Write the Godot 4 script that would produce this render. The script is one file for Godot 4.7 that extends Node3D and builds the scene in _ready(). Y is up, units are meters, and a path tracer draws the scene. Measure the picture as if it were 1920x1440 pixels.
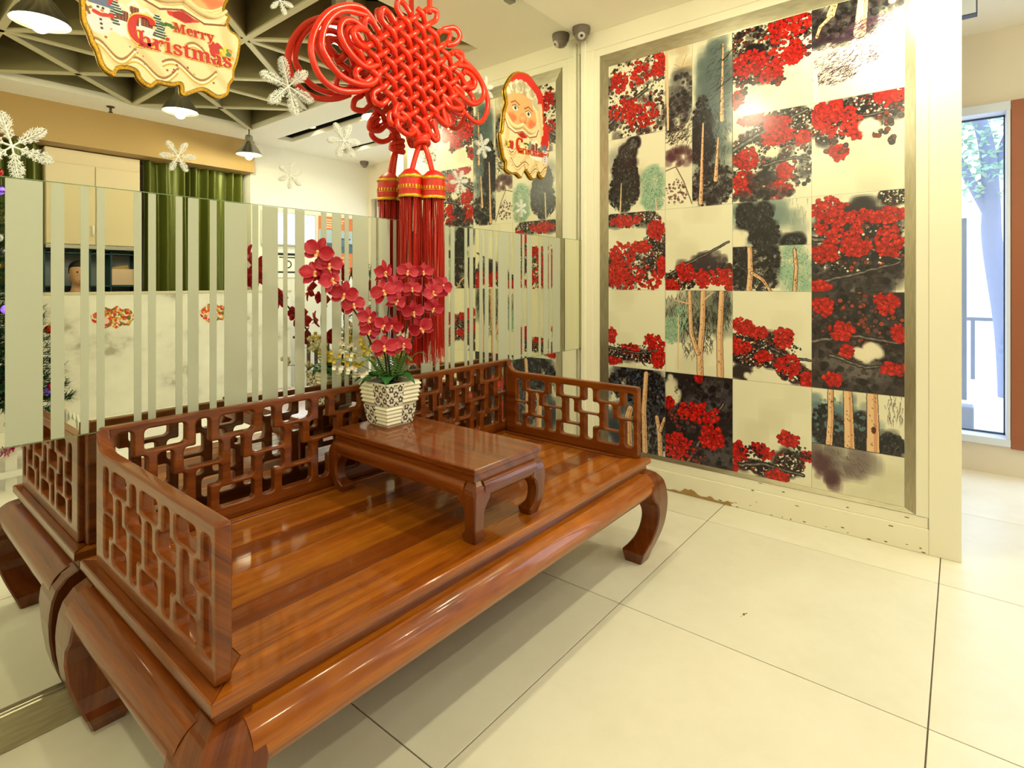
extends Node3D
# A lobby corner: daybed before a mirrored wall, tiled mural on the right. Metres; corner of mirror and mural wall at the origin.

class MB:
	var v := PackedVector3Array()
	var n := PackedVector3Array()
	var uv := PackedVector2Array()
	var col := PackedColorArray()
	var tint := Color(1, 1, 1)
	var use_col := false
	var custom_uv := false

	func _p(p: Vector3, nn: Vector3, t: Vector2) -> void:
		v.append(p)
		n.append(nn)
		uv.append(t)
		col.append(tint)

	func tri(a: Vector3, b: Vector3, c: Vector3, na: Vector3, nb: Vector3, nc: Vector3, ta := Vector2(), tb := Vector2(), tc := Vector2()) -> void:
		if (b - a).cross(c - a).dot(na + nb + nc) > 0.0:
			_p(a, na, ta)
			_p(c, nc, tc)
			_p(b, nb, tb)
		else:
			_p(a, na, ta)
			_p(b, nb, tb)
			_p(c, nc, tc)

	func quad(a: Vector3, b: Vector3, c: Vector3, d: Vector3, nn: Vector3, ta := Vector2(), tb := Vector2(), tc := Vector2(), td := Vector2()) -> void:
		tri(a, b, c, nn, nn, nn, ta, tb, tc)
		tri(a, c, d, nn, nn, nn, ta, tc, td)

	func face(a: Vector3, b: Vector3, c: Vector3, d: Vector3, inside: Vector3) -> void:
		var nn := (c - a).cross(d - b).normalized()
		if nn.dot((a + b + c + d) * 0.25 - inside) < 0.0:
			nn = -nn
		quad(a, b, c, d, nn)

	func box(c: Vector3, s: Vector3, bev := 0.0, t := Transform3D()) -> void:
		var h := s * 0.5
		var b: float = minf(bev, minf(h.x, minf(h.y, h.z)) * 0.49)
		var P := func(x: float, y: float, z: float) -> Vector3: return t * (c + Vector3(x, y, z))
		for ax in 3:
			var u := (ax + 1) % 3
			var w := (ax + 2) % 3
			for sg in [-1.0, 1.0]:
				var q := []
				for k in [[-1, -1], [1, -1], [1, 1], [-1, 1]]:
					var p := Vector3()
					p[ax] = sg * h[ax]
					p[u] = k[0] * (h[u] - b)
					p[w] = k[1] * (h[w] - b)
					q.append(P.call(p.x, p.y, p.z))
				var nn := Vector3()
				nn[ax] = sg
				quad(q[0], q[1], q[2], q[3], (t.basis * nn).normalized())
		if b <= 0.0:
			return
		for ax in 3:
			var u := (ax + 1) % 3
			var w := (ax + 2) % 3
			for su in [-1.0, 1.0]:
				for sw in [-1.0, 1.0]:
					var q := []
					for k in [[-1, 0], [1, 0], [1, 1], [-1, 1]]:
						var p := Vector3()
						p[ax] = k[0] * (h[ax] - b)
						p[u] = su * (h[u] - (b if k[1] == 1 else 0.0))
						p[w] = sw * (h[w] - (b if k[1] == 0 else 0.0))
						q.append(P.call(p.x, p.y, p.z))
					var nn := Vector3()
					nn[u] = su
					nn[w] = sw
					quad(q[0], q[1], q[2], q[3], (t.basis * nn).normalized())
		for sx in [-1.0, 1.0]:
			for sy in [-1.0, 1.0]:
				for sz in [-1.0, 1.0]:
					var nn := (t.basis * Vector3(sx, sy, sz)).normalized()
					tri(P.call(sx * h.x, sy * (h.y - b), sz * (h.z - b)), P.call(sx * (h.x - b), sy * h.y, sz * (h.z - b)), P.call(sx * (h.x - b), sy * (h.y - b), sz * h.z), nn, nn, nn)

	# a smooth sheet through rows of points
	func grid(rows: Array, wrap_u := false, wrap_v := false, uvs := false) -> void:
		var R := rows.size()
		var C: int = rows[0].size()
		var nr := []
		for i in R:
			var line := PackedVector3Array()
			var up: PackedVector3Array = rows[(i + 1) % R] if wrap_v else rows[mini(i + 1, R - 1)]
			var dn: PackedVector3Array = rows[(i + R - 1) % R] if wrap_v else rows[maxi(i - 1, 0)]
			var me: PackedVector3Array = rows[i]
			for j in C:
				var a: Vector3 = me[(j + 1) % C] if wrap_u else me[mini(j + 1, C - 1)]
				var b: Vector3 = me[(j + C - 1) % C] if wrap_u else me[maxi(j - 1, 0)]
				var x := (a - b).cross(up[j] - dn[j])
				if x.length_squared() < 1e-20:
					x = (a - b).cross(up[(j + 1) % C] - dn[(j + 1) % C]) if (a - b).length_squared() > 1e-14 else (up[j] - dn[j])
				line.append(x.normalized() if x.length_squared() > 1e-24 else Vector3.UP)
			nr.append(line)
		for i in (R if wrap_v else R - 1):
			var i2 := (i + 1) % R
			var p0: PackedVector3Array = rows[i]
			var p1: PackedVector3Array = rows[i2]
			for j in (C if wrap_u else C - 1):
				var j2 := (j + 1) % C
				var t0 := Vector2(float(j) / (C - 1), float(i) / (R - 1))
				var t1 := Vector2(float(j + 1) / (C - 1), float(i + 1) / (R - 1))
				tri(p0[j], p0[j2], p1[j2], nr[i][j], nr[i][j2], nr[i2][j2], t0, Vector2(t1.x, t0.y), t1)
				tri(p0[j], p1[j2], p1[j], nr[i][j], nr[i2][j2], nr[i2][j], t0, t1, Vector2(t0.x, t1.y))

	func fan(ring: PackedVector3Array, nn: Vector3) -> void:
		var c := Vector3()
		for p in ring:
			c += p
		c /= ring.size()
		for j in ring.size():
			tri(c, ring[j], ring[(j + 1) % ring.size()], nn, nn, nn)

	func tube(path: PackedVector3Array, r: float, sides := 8, closed := false, r1 := -1.0) -> void:
		var rows := []
		var N := path.size()
		var last := Vector3()
		for i in N:
			var a := path[(i + N - 1) % N] if closed else path[maxi(i - 1, 0)]
			var b := path[(i + 1) % N] if closed else path[mini(i + 1, N - 1)]
			var d := (b - a).normalized()
			var s := last - d * last.dot(d)
			if s.length() < 0.01:
				s = d.cross(Vector3(0.31, 0.87, 0.39))
			s = s.normalized()
			last = s
			var w := d.cross(s)
			var rr := r if r1 < 0.0 else lerpf(r, r1, float(i) / (N - 1))
			var ring := PackedVector3Array()
			for k in sides:
				var g := TAU * k / sides
				ring.append(path[i] + (s * cos(g) + w * sin(g)) * rr)
			rows.append(ring)
		grid(rows, true, closed)
		if not closed:
			fan(rows[0], (path[0] - path[1]).normalized())
			fan(rows[N - 1], (path[N - 1] - path[N - 2]).normalized())

	func lathe(prof: Array, segs := 24, t := Transform3D()) -> void:
		# profile points (r, y); a repeated point makes a sharp edge
		var run := []
		for i in prof.size():
			var p: Vector2 = prof[i]
			if run.size() and (prof[i - 1] as Vector2).is_equal_approx(p):
				if run.size() > 1:
					grid(run, true)
				run = []
			var ring := PackedVector3Array()
			for k in segs:
				var g := TAU * k / segs
				ring.append(t * Vector3(cos(g) * p.x, p.y, sin(g) * p.x))
			run.append(ring)
		if run.size() > 1:
			grid(run, true)

	# convex or simple polygon (x, z) pushed up from y0 to y1 with a chamfer on top
	func prism(poly: PackedVector2Array, y0: float, y1: float, bev := 0.0, t := Transform3D()) -> void:
		var N := poly.size()
		var area := 0.0
		for i in N:
			area += poly[i].cross(poly[(i + 1) % N])
		var ins := PackedVector2Array()
		for i in N:
			var e1 := (poly[i] - poly[(i + N - 1) % N]).normalized()
			var e2 := (poly[(i + 1) % N] - poly[i]).normalized()
			var n1 := Vector2(-e1.y, e1.x) * signf(area)
			var n2 := Vector2(-e2.y, e2.x) * signf(area)
			ins.append(poly[i] + (n1 + n2) / maxf(1.0 + n1.dot(n2), 0.3) * bev)
		var up := (t.basis * Vector3.UP).normalized()
		var idx := Geometry2D.triangulate_polygon(ins)
		if idx.is_empty():
			ins = poly
			idx = Geometry2D.triangulate_polygon(poly)
		for k in range(0, idx.size(), 3):
			var a := ins[idx[k]]
			var b := ins[idx[k + 1]]
			var c := ins[idx[k + 2]]
			tri(t * Vector3(a.x, y1, a.y), t * Vector3(b.x, y1, b.y), t * Vector3(c.x, y1, c.y), up, up, up)
			a = poly[idx[k]]
			b = poly[idx[k + 1]]
			c = poly[idx[k + 2]]
			tri(t * Vector3(a.x, y0, a.y), t * Vector3(b.x, y0, b.y), t * Vector3(c.x, y0, c.y), -up, -up, -up)
		for i in N:
			var j := (i + 1) % N
			var e := (poly[j] - poly[i]).normalized()
			var o := Vector2(e.y, -e.x) * signf(area)
			var nn := (t.basis * Vector3(o.x, 0, o.y)).normalized()
			quad(t * Vector3(poly[i].x, y0, poly[i].y), t * Vector3(poly[j].x, y0, poly[j].y), t * Vector3(poly[j].x, y1 - bev, poly[j].y), t * Vector3(poly[i].x, y1 - bev, poly[i].y), nn)
			if bev > 0.0:
				quad(t * Vector3(poly[i].x, y1 - bev, poly[i].y), t * Vector3(poly[j].x, y1 - bev, poly[j].y), t * Vector3(ins[j].x, y1, ins[j].y), t * Vector3(ins[i].x, y1, ins[i].y), (nn + up).normalized())

	func mesh(m: Material, grain := -1) -> ArrayMesh:
		if grain >= 0:
			var a := (grain + 1) % 3
			var b := (grain + 2) % 3
			for i in v.size():
				uv[i] = Vector2(v[i][grain], v[i][a] + v[i][b])
		var arr := []
		arr.resize(Mesh.ARRAY_MAX)
		arr[Mesh.ARRAY_VERTEX] = v
		arr[Mesh.ARRAY_NORMAL] = n
		arr[Mesh.ARRAY_TEX_UV] = uv
		if use_col:
			arr[Mesh.ARRAY_COLOR] = col
		var am := ArrayMesh.new()
		am.add_surface_from_arrays(Mesh.PRIMITIVE_TRIANGLES, arr)
		am.surface_set_material(0, m)
		return am

var rng := RandomNumberGenerator.new()
var M := {}

func rr(a: float, b: float) -> float:
	return rng.randf_range(a, b)

func V(a: float, b: float, c: float) -> Vector3:
	return Vector3(a, b, c)

func put(called: String, b: MB, m: Material, parent: Node = self, grain := -1) -> MeshInstance3D:
	var o := MeshInstance3D.new()
	o.name = called
	o.mesh = b.mesh(m, grain)
	parent.add_child(o, true)
	number(o, called)
	return o

func put_mesh(called: String, mesh: Mesh, parent: Node = self) -> MeshInstance3D:
	var o := MeshInstance3D.new()
	o.name = called
	o.mesh = mesh
	parent.add_child(o, true)
	number(o, called)
	return o

var used := {}

func number(o: Node, called: String) -> void:
	var key := "%d/%s" % [o.get_parent().get_instance_id(), called]
	var k: int = used.get(key, 0)
	used[key] = k + 1
	if k > 0:
		o.name = "%s_%03d" % [called, k]

func thing(called: String, label: String, category: String, at := Vector3.ZERO, group := "") -> Node3D:
	var o := Node3D.new()
	o.name = called
	add_child(o, true)
	number(o, called)
	o.position = at
	tag(o, label, category, group)
	return o

func tag(o: Node, label: String, category: String, group := "") -> Node:
	o.set_meta("label", label)
	o.set_meta("category", category)
	if group:
		o.set_meta("group", group)
	return o

func struct(o: Node) -> Node:
	o.set_meta("kind", "structure")
	return o

func root_struct(called: String, label := "") -> Node3D:
	var o := Node3D.new()
	o.name = called
	add_child(o, true)
	o.set_meta("kind", "structure")
	if label:
		o.set_meta("label", label)
		o.set_meta("category", called.get_slice("_", 0))
	return o

func mat(c: Color, rough := 0.6, metal := 0.0, spec := 0.5) -> StandardMaterial3D:
	var m := StandardMaterial3D.new()
	m.albedo_color = c
	m.roughness = rough
	m.metallic = metal
	m.metallic_specular = spec
	return m

func c8(r: float, g: float, b: float, a := 255.0) -> Color:
	return Color(r / 255.0, g / 255.0, b / 255.0, a / 255.0)

func noise_img(w: int, h: int, w2: int, h2: int, freq: float, sd: int, oct := 3) -> PackedByteArray:
	var f := FastNoiseLite.new()
	f.seed = sd
	f.frequency = freq
	f.fractal_octaves = oct
	var im := f.get_seamless_image(w, h)
	im.convert(Image.FORMAT_L8)
	im.resize(w2, h2, Image.INTERPOLATE_CUBIC)
	return im.get_data()

func tex(im: Image) -> ImageTexture:
	return ImageTexture.create_from_image(im)

func ramp_tex(w: int, h: int, layers: Array, ramp: Gradient) -> ImageTexture:
	var out := PackedByteArray()
	out.resize(w * h * 3)
	var lut := PackedByteArray()
	for k in 256:
		var c := ramp.sample(k / 255.0)
		lut.append(int(c.r * 255))
		lut.append(int(c.g * 255))
		lut.append(int(c.b * 255))
	var A: PackedByteArray = layers[0][0]
	var B: PackedByteArray = layers[1][0]
	var wa: float = layers[0][1]
	var wb: float = layers[1][1]
	for i in w * h:
		var k: int = clampi(int(128.0 + (A[i] - 128) * wa + (B[i] - 128) * wb), 0, 255) * 3
		out[i * 3] = lut[k]
		out[i * 3 + 1] = lut[k + 1]
		out[i * 3 + 2] = lut[k + 2]
	return tex(Image.create_from_data(w, h, false, Image.FORMAT_RGB8, out))

func grad(stops: Array) -> Gradient:
	var g := Gradient.new()
	var o := PackedFloat32Array()
	var c := PackedColorArray()
	for s in stops:
		o.append(s[0])
		c.append(s[1])
	g.offsets = o
	g.colors = c
	return g

func smooth_path(pts: Array, per := 6, closed := false) -> PackedVector3Array:
	var out := PackedVector3Array()
	var N := pts.size()
	for i in (N if closed else N - 1):
		var p0: Vector3 = pts[(i + N - 1) % N] if closed else pts[maxi(i - 1, 0)]
		var p1: Vector3 = pts[i]
		var p2: Vector3 = pts[(i + 1) % N]
		var p3: Vector3 = pts[(i + 2) % N] if closed else pts[mini(i + 2, N - 1)]
		for k in per:
			out.append(p1.cubic_interpolate(p2, p0, p3, float(k) / per))
	if not closed:
		out.append(pts[N - 1])
	return out

# ---------------------------------------------------------------- light and camera
func set_view() -> void:
	var cam := Camera3D.new()
	cam.name = "camera"
	add_child(cam)
	cam.projection = Camera3D.PROJECTION_FRUSTUM
	cam.near = 0.05
	cam.far = 120.0
	cam.size = 1440.0 / 1037.6 * 0.05
	cam.frustum_offset = Vector2(0, (529.27 - 720.0) / 1037.6 * 0.05)
	cam.position = V(-3.298, 1.3, 2.063)
	cam.rotation.y = -0.8891
	cam.current = true
	var we := WorldEnvironment.new()
	we.name = "surroundings"
	add_child(we)
	var e := Environment.new()
	e.background_mode = Environment.BG_SKY
	var sky := Sky.new()
	var sm := ProceduralSkyMaterial.new()
	sm.sky_top_color = Color(0.8, 0.88, 1.0)
	sm.sky_horizon_color = Color(0.96, 0.98, 1.0)
	sm.ground_horizon_color = Color(0.85, 0.87, 0.9)
	sm.ground_bottom_color = Color(0.7, 0.7, 0.72)
	sm.energy_multiplier = SKY
	sky.sky_material = sm
	e.sky = sky
	e.tonemap_mode = Environment.TONE_MAPPER_LINEAR
	e.tonemap_exposure = EXPOSURE
	e.sdfgi_enabled = true
	e.ssao_enabled = true
	e.ssil_enabled = true
	we.environment = e

const SKY := 6.0
const EXPOSURE := 0.77
const LAMP := 1.3
const WARM := Color(0.98, 0.96, 0.79)

func spot(parent: Node, at: Vector3, energy: float, angle: float, size: float, c := WARM) -> void:
	var l := SpotLight3D.new()
	l.name = "lamp_light"
	parent.add_child(l, true)
	l.position = at
	l.rotation_degrees.x = -90
	l.light_energy = energy
	l.light_color = c
	l.light_size = size
	l.spot_angle = angle
	l.spot_angle_attenuation = 0.6
	l.spot_range = 14.0
	l.spot_attenuation = 2.0
	l.shadow_enabled = true

func bulb(parent: Node, at: Vector3, energy: float, size: float, c := WARM) -> void:
	# a bare bulb end below the rim of the shade, with its light inside
	var b := MB.new()
	var prof := []
	for q in 9:
		prof.append(Vector2(maxf(0.0005, size * sin(PI * q / 8.0)), -size * cos(PI * q / 8.0)))
	b.lathe(prof, 16, Transform3D(Basis(), at))
	put("bulb", b, M.lamp_glow, parent)
	var l := OmniLight3D.new()
	l.name = "lamp_light"
	parent.add_child(l, true)
	l.position = at
	l.light_energy = energy
	l.light_color = c
	l.light_size = size * 0.8
	l.omni_range = 14.0
	l.omni_attenuation = 2.0
	l.shadow_enabled = true

func make_materials() -> void:
	var streak := noise_img(64, 512, 1024, 512, 0.02, 3, 4)
	var fine := noise_img(128, 512, 1024, 512, 0.11, 9, 3)
	var wood := ramp_tex(1024, 512, [[streak, 0.48], [fine, 0.3]], grad([[0.0, c8(84, 32, 4)], [0.35, c8(136, 70, 9)], [0.55, c8(156, 88, 13)], [0.8, c8(178, 102, 16)], [1.0, c8(194, 120, 26)]]))
	for k in 5:
		var w := mat([Color(1, 1, 1), Color(0.78, 0.68, 0.62), Color(1.0, 0.96, 0.86), Color(0.7, 0.6, 0.54), Color(0.5, 0.42, 0.4)][k], 0.38)
		w.albedo_texture = wood
		w.uv1_scale = V(0.55, 1.9, 1)
		w.uv1_offset = V(0.17 * k, 0.31 * k, 0)
		w.clearcoat_enabled = true
		w.clearcoat = 0.65
		w.metallic_specular = 0.35
		w.clearcoat_roughness = 0.07
		M["wood%d" % k] = w
	M.mirror = mat(Color(0.93, 0.935, 0.91), 0.0, 1.0)
	M.band = mat(Color(0.9, 0.91, 0.84), 0.0, 1.0)
	M.frost = mat(c8(184, 188, 170), 0.7, 0.0, 0.3)
	M.glass_edge = mat(c8(120, 140, 105), 0.2)
	M.wall = mat(c8(240, 234, 214), 0.7, 0.0, 0.3)
	M.white_wall = mat(c8(238, 234, 224), 0.7, 0.0, 0.3)
	M.ceiling = mat(c8(246, 240, 224), 0.8, 0.0, 0.2)
	var scuff := noise_img(256, 256, 512, 512, 0.012, 21, 5)
	var scuff2 := noise_img(256, 256, 512, 512, 0.06, 22, 4)
	for k in 3:
		var f := mat([Color(1, 1, 1), Color(0.985, 0.985, 0.98), Color(0.97, 0.975, 0.97)][k], 0.3, 0.0, 0.5)
		if k == 0:
			M.tile_tex = ramp_tex(512, 512, [[scuff, 0.5], [scuff2, 0.25]], grad([[0.0, c8(228, 223, 204)], [0.5, c8(236, 231, 214)], [1.0, c8(240, 236, 222)]]))
		f.albedo_texture = M.tile_tex
		f.uv1_scale = V(0.8, 0.8, 1)
		f.uv1_offset = V(0.3 * k, 0.2 * k, 0)
		M["tile%d" % k] = f
	M.grout = mat(c8(95, 84, 62), 0.9)
	var brushed := ramp_tex(512, 512, [[noise_img(64, 512, 512, 512, 0.15, 31, 2), 0.5], [noise_img(64, 64, 512, 512, 0.04, 32, 2), 0.3]], grad([[0.0, c8(150, 142, 118)], [1.0, c8(200, 192, 168)]]))
	M.steel = mat(Color(1, 1, 1), 0.32, 0.9)
	M.steel.albedo_texture = brushed
	M.chrome = mat(c8(176, 172, 158), 0.34, 0.95)
	M.olive = mat(c8(146, 136, 98), 0.5)
	M.beam_edge = mat(c8(206, 196, 160), 0.5)
	M.dark_glass = mat(c8(14, 24, 18), 0.12)
	M.black = mat(c8(18, 18, 18), 0.5)
	M.white = mat(c8(240, 240, 236), 0.5)
	M.flake = mat(c8(255, 255, 253), 0.5)
	M.rope = mat(c8(226, 46, 14), 0.32)
	M.rope.albedo_texture = ramp_tex(256, 256, [[noise_img(128, 128, 256, 256, 0.08, 41, 3), 0.8], [noise_img(128, 128, 256, 256, 0.3, 42, 2), 0.5]], grad([[0.0, c8(205, 120, 110)], [0.6, c8(255, 255, 255)], [0.93, c8(255, 255, 255)], [1.0, c8(255, 255, 220)]]))
	M.rope.uv1_scale = V(2, 40, 1)
	M.thread = mat(c8(206, 30, 10), 0.4)
	M.thread_dark = mat(c8(120, 10, 6), 0.5)
	M.gold = mat(c8(226, 176, 50), 0.3, 0.7)
	M.lamp_glow = mat(c8(255, 250, 235), 0.5)
	M.lamp_glow.emission_enabled = true
	M.lamp_glow.emission = Color(1.0, 0.95, 0.82)
	M.lamp_glow.emission_energy_multiplier = 8.0
	M.paint_trim = mat(c8(240, 234, 214), 0.5)

# ---------------------------------------------------------------- the room
func plate(called: String, x0: float, x1: float, z0: float, z1: float, y0: float, y1: float, holes: Array, m: Material, parent: Node = self) -> MeshInstance3D:
	var xs := [x0, x1]
	var zs := [z0, z1]
	for h in holes:
		xs.append_array([h[0], h[1]])
		zs.append_array([h[2], h[3]])
	xs.sort()
	zs.sort()
	var b := MB.new()
	for i in xs.size() - 1:
		for j in zs.size() - 1:
			var cx: float = (xs[i] + xs[i + 1]) / 2
			var cz: float = (zs[j] + zs[j + 1]) / 2
			if xs[i + 1] - xs[i] < 1e-4 or zs[j + 1] - zs[j] < 1e-4:
				continue
			var open := false
			for h in holes:
				if cx > h[0] and cx < h[1] and cz > h[2] and cz < h[3]:
					open = true
			if not open:
				b.box(V(cx, (y0 + y1) / 2, cz), V(xs[i + 1] - xs[i], y1 - y0, zs[j + 1] - zs[j]))
	return put(called, b, m, parent)

const H := 3.01

func build_room() -> void:
	# floor: one-metre tiles over a dark bed, joints two millimetres
	var fl := root_struct("floor", "cream polished floor tiles with thin dark joints")
	var b := MB.new()
	b.box(V(-2.0, -0.0535, 2.55), V(7.6, 0.1, 5.4))
	put("screed", b, M.grout, fl)
	var k := 0
	for i in range(-5, 4):
		for j in range(-1, 6):
			var x0 := maxf(-1.283 + i, -5.7)
			var x1 := minf(-1.283 + i + 1.0, 1.78)
			var z0 := maxf(0.988 + j - 0.0, -0.06)
			var z1 := minf(0.988 + j + 1.0, 5.25)
			if x1 - x0 < 0.02 or z1 - z0 < 0.02:
				continue
			var t := MB.new()
			t.box(V((x0 + x1) / 2, -0.006, (z0 + z1) / 2), V(x1 - x0 - 0.0042, 0.012, z1 - z0 - 0.0042), 0.0008)
			put("floor_tile", t, M["tile%d" % ((i * 7 + j * 5 + 50) % 3)], fl, 0)
			k += 1
	b = MB.new()
	for q in [[0.0, 0.0, 0.016], [0.012, 0.006, 0.008], [-0.02, -0.004, 0.005]]:
		b.box(V(-1.044 + q[0], 0.0003, 1.403 + q[1]), V(q[2], 0.0006, q[2] * 0.5))
	put("stain", b, mat(c8(120, 100, 66), 0.9), fl)
	# ceiling with the lantern recess and two light slots
	var slots := [[0.06, 0.25, 2.2, 4.27], [0.86, 1.03, 2.6, 4.29]]
	var rec := [-5.5, -0.31, 0.68, 4.16]
	var ce := root_struct("ceiling", "cream ceiling with a dark recessed grid of crossing beams")
	plate("ceiling_plate", -5.7, 1.8, -0.1, 5.3, H, H + 0.06, [rec] + slots, M.ceiling, ce)
	plate("recess_side", -5.56, -0.25, 0.62, 4.22, H + 0.06, H + 0.5, [[-5.5, -0.31, 0.68, 4.16]], M.olive, ce)
	b = MB.new()
	b.box(V(-2.9, H + 0.53, 2.42), V(5.3, 0.06, 3.6))
	put("recess_glass", b, M.dark_glass, ce)
	b = MB.new()
	b.box(V(-2.0, H + 0.63, 2.6), V(7.6, 0.1, 5.6))
	put("roof_deck", b, M.black, ce)
	# union-jack grid of beams: node lines and diagonals
	var gx := [-0.31, -1.45, -2.57, -3.69, -4.81]
	var gz := [0.68, 1.86, 3.01, 4.16]
	var segs := []
	for z in [gz[1], gz[2]]:
		segs.append([V(-5.5, 0, z), V(-0.31, 0, z)])
	for x in [gx[1], gx[2], gx[3], gx[4]]:
		segs.append([V(x, 0, 0.68), V(x, 0, 4.16)])
	for i in 4:
		for j in 3:
			segs.append([V(gx[i], 0, gz[j]), V(gx[i + 1], 0, gz[j + 1])])
			segs.append([V(gx[i + 1], 0, gz[j]), V(gx[i], 0, gz[j + 1])])
	for s in segs:
		var d: Vector3 = s[1] - s[0]
		var t := Transform3D(Basis.looking_at(d.normalized(), Vector3.UP), (s[0] + s[1]) / 2)
		b = MB.new()
		b.box(V(0, H + 0.16, 0), V(0.036, 0.29, d.length()), 0.0, t)
		var beam := put("beam", b, M.olive, ce)
		b = MB.new()
		b.box(V(0, H + 0.009, 0), V(0.046, 0.014, d.length()), 0.001, t)
		put("beam_edge", b, M.beam_edge, beam)
	# light slots
	for s in slots:
		b = MB.new()
		b.box(V((s[0] + s[1]) / 2, H + 0.2, (s[2] + s[3]) / 2), V(s[1] - s[0], 0.02, s[3] - s[2]))
		b.box(V(s[0] - 0.01, H + 0.13, (s[2] + s[3]) / 2), V(0.02, 0.16, s[3] - s[2]))
		b.box(V(s[1] + 0.01, H + 0.13, (s[2] + s[3]) / 2), V(0.02, 0.16, s[3] - s[2]))
		b.box(V((s[0] + s[1]) / 2, H + 0.13, s[2] - 0.01), V(s[1] - s[0] + 0.04, 0.16, 0.02))
		b.box(V((s[0] + s[1]) / 2, H + 0.13, s[3] + 0.01), V(s[1] - s[0] + 0.04, 0.16, 0.02))
		put("light_slot", b, M.black, ce)
	# walls
	b = MB.new()
	b.box(V(-1.96, 1.5, -0.07), V(7.5, 3.1, 0.12))
	struct(put("wall_left", b, M.wall))
	b = MB.new()
	b.box(V(-5.66, 1.5, 2.6), V(0.12, 3.1, 5.4))
	struct(put("wall_end", b, M.wall))
	b = MB.new()
	b.box(V(-2.9, 1.5, 5.21), V(5.7, 3.1, 0.12))
	b.box(V(0.83, 1.5, 4.955), V(1.76, 3.1, 0.51))
	struct(put("wall_back", b, M.white_wall))
	# bulkhead over the reception
	b = MB.new()
	b.box(V(-2.83, 2.82, 4.62), V(5.56, 0.38, 0.04))
	b.box(V(-2.83, 2.64, 4.9), V(5.56, 0.02, 0.52))
	struct(put("trim_1", b, mat(c8(170, 138, 84), 0.55)))
	build_mural_wall()
	build_window_wall()

func build_mural_wall() -> void:
	var w := root_struct("wall_right", "cream partition wall with stepped casing around the mural")
	var b := MB.new()
	b.box(V(0.075, 1.505, 1.0325), V(0.11, 3.01, 2.065))
	put("core", b, M.wall, w)
	# casing boards, stepped
	b = MB.new()
	b.box(V(0.012, 0.06, 0.9725), V(0.026, 0.12, 1.943), 0.003)
	put("base_board", b, M.paint_trim, w)
	b = MB.new()
	b.box(V(0.012, 1.505, 2.005), V(0.026, 3.01, 0.121), 0.002)
	put("end_board", b, M.paint_trim, w)
	b = MB.new()
	b.box(V(0.012, 2.95, 0.97), V(0.026, 0.12, 1.94), 0.002)
	put("top_board", b, M.paint_trim, w)
	b = MB.new()
	b.box(V(0.012, 1.505, 0.052), V(0.026, 2.768, 0.1), 0.002)
	put("corner_board", b, M.paint_trim, w)
	b = MB.new()
	b.box(V(0.016, 0.148, 1.02), V(0.02, 0.056, 1.84), 0.002)
	b.box(V(0.016, 2.864, 1.02), V(0.02, 0.052, 1.84), 0.002)
	b.box(V(0.016, 1.505, 0.128), V(0.02, 2.67, 0.052), 0.002)
	b.box(V(0.016, 1.505, 1.918), V(0.02, 2.67, 0.052), 0.002)
	put("inner_casing", b, M.paint_trim, w)
	# bare plaster where the paint has come off above the floor
	b = MB.new()
	var poly := PackedVector2Array()
	for q in [[0.3, 0.002], [1.03, 0.002], [1.026, 0.012], [1.02, 0.022], [1.005, 0.026], [0.99, 0.016], [0.96, 0.012], [0.93, 0.014], [0.915, 0.026], [0.9, 0.028], [0.885, 0.018], [0.85, 0.014], [0.83, 0.02], [0.81, 0.036], [0.785, 0.042], [0.775, 0.034], [0.75, 0.038], [0.735, 0.024], [0.72, 0.012], [0.68, 0.016], [0.65, 0.008], [0.6, 0.014], [0.55, 0.007], [0.5, 0.01], [0.44, 0.006]]:
		poly.append(Vector2(q[1], q[0]))
	b.prism(poly, 0.0, 0.0025, 0.0, Transform3D(Basis(V(0, 1, 0), V(-1, 0, 0), V(0, 0, 1)), V(-0.001, 0, 0)))
	put("bare_plaster", b, mat(c8(168, 134, 84), 0.95), w)
	# knocks and scrapes along the base
	b = MB.new()
	rng.seed = 19
	for k in 26:
		var z := rr(0.95, 1.93)
		var y := 0.004 + 0.03 * pow(rng.randf(), 2.0) if k < 18 else rr(0.03, 0.17)
		b.box(V(-0.0012, y, z), V(0.0008, rr(0.002, 0.006), rr(0.004, 0.02)))
	put("scuff", b, mat(c8(112, 92, 56), 0.9), w).set_meta("kind", "stuff")
	b = MB.new()
	b.box(V(-0.009, 1.49, 0.035), V(0.018, 2.96, 0.03), 0.003)
	struct(put("trim_2", b, M.paint_trim))

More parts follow.
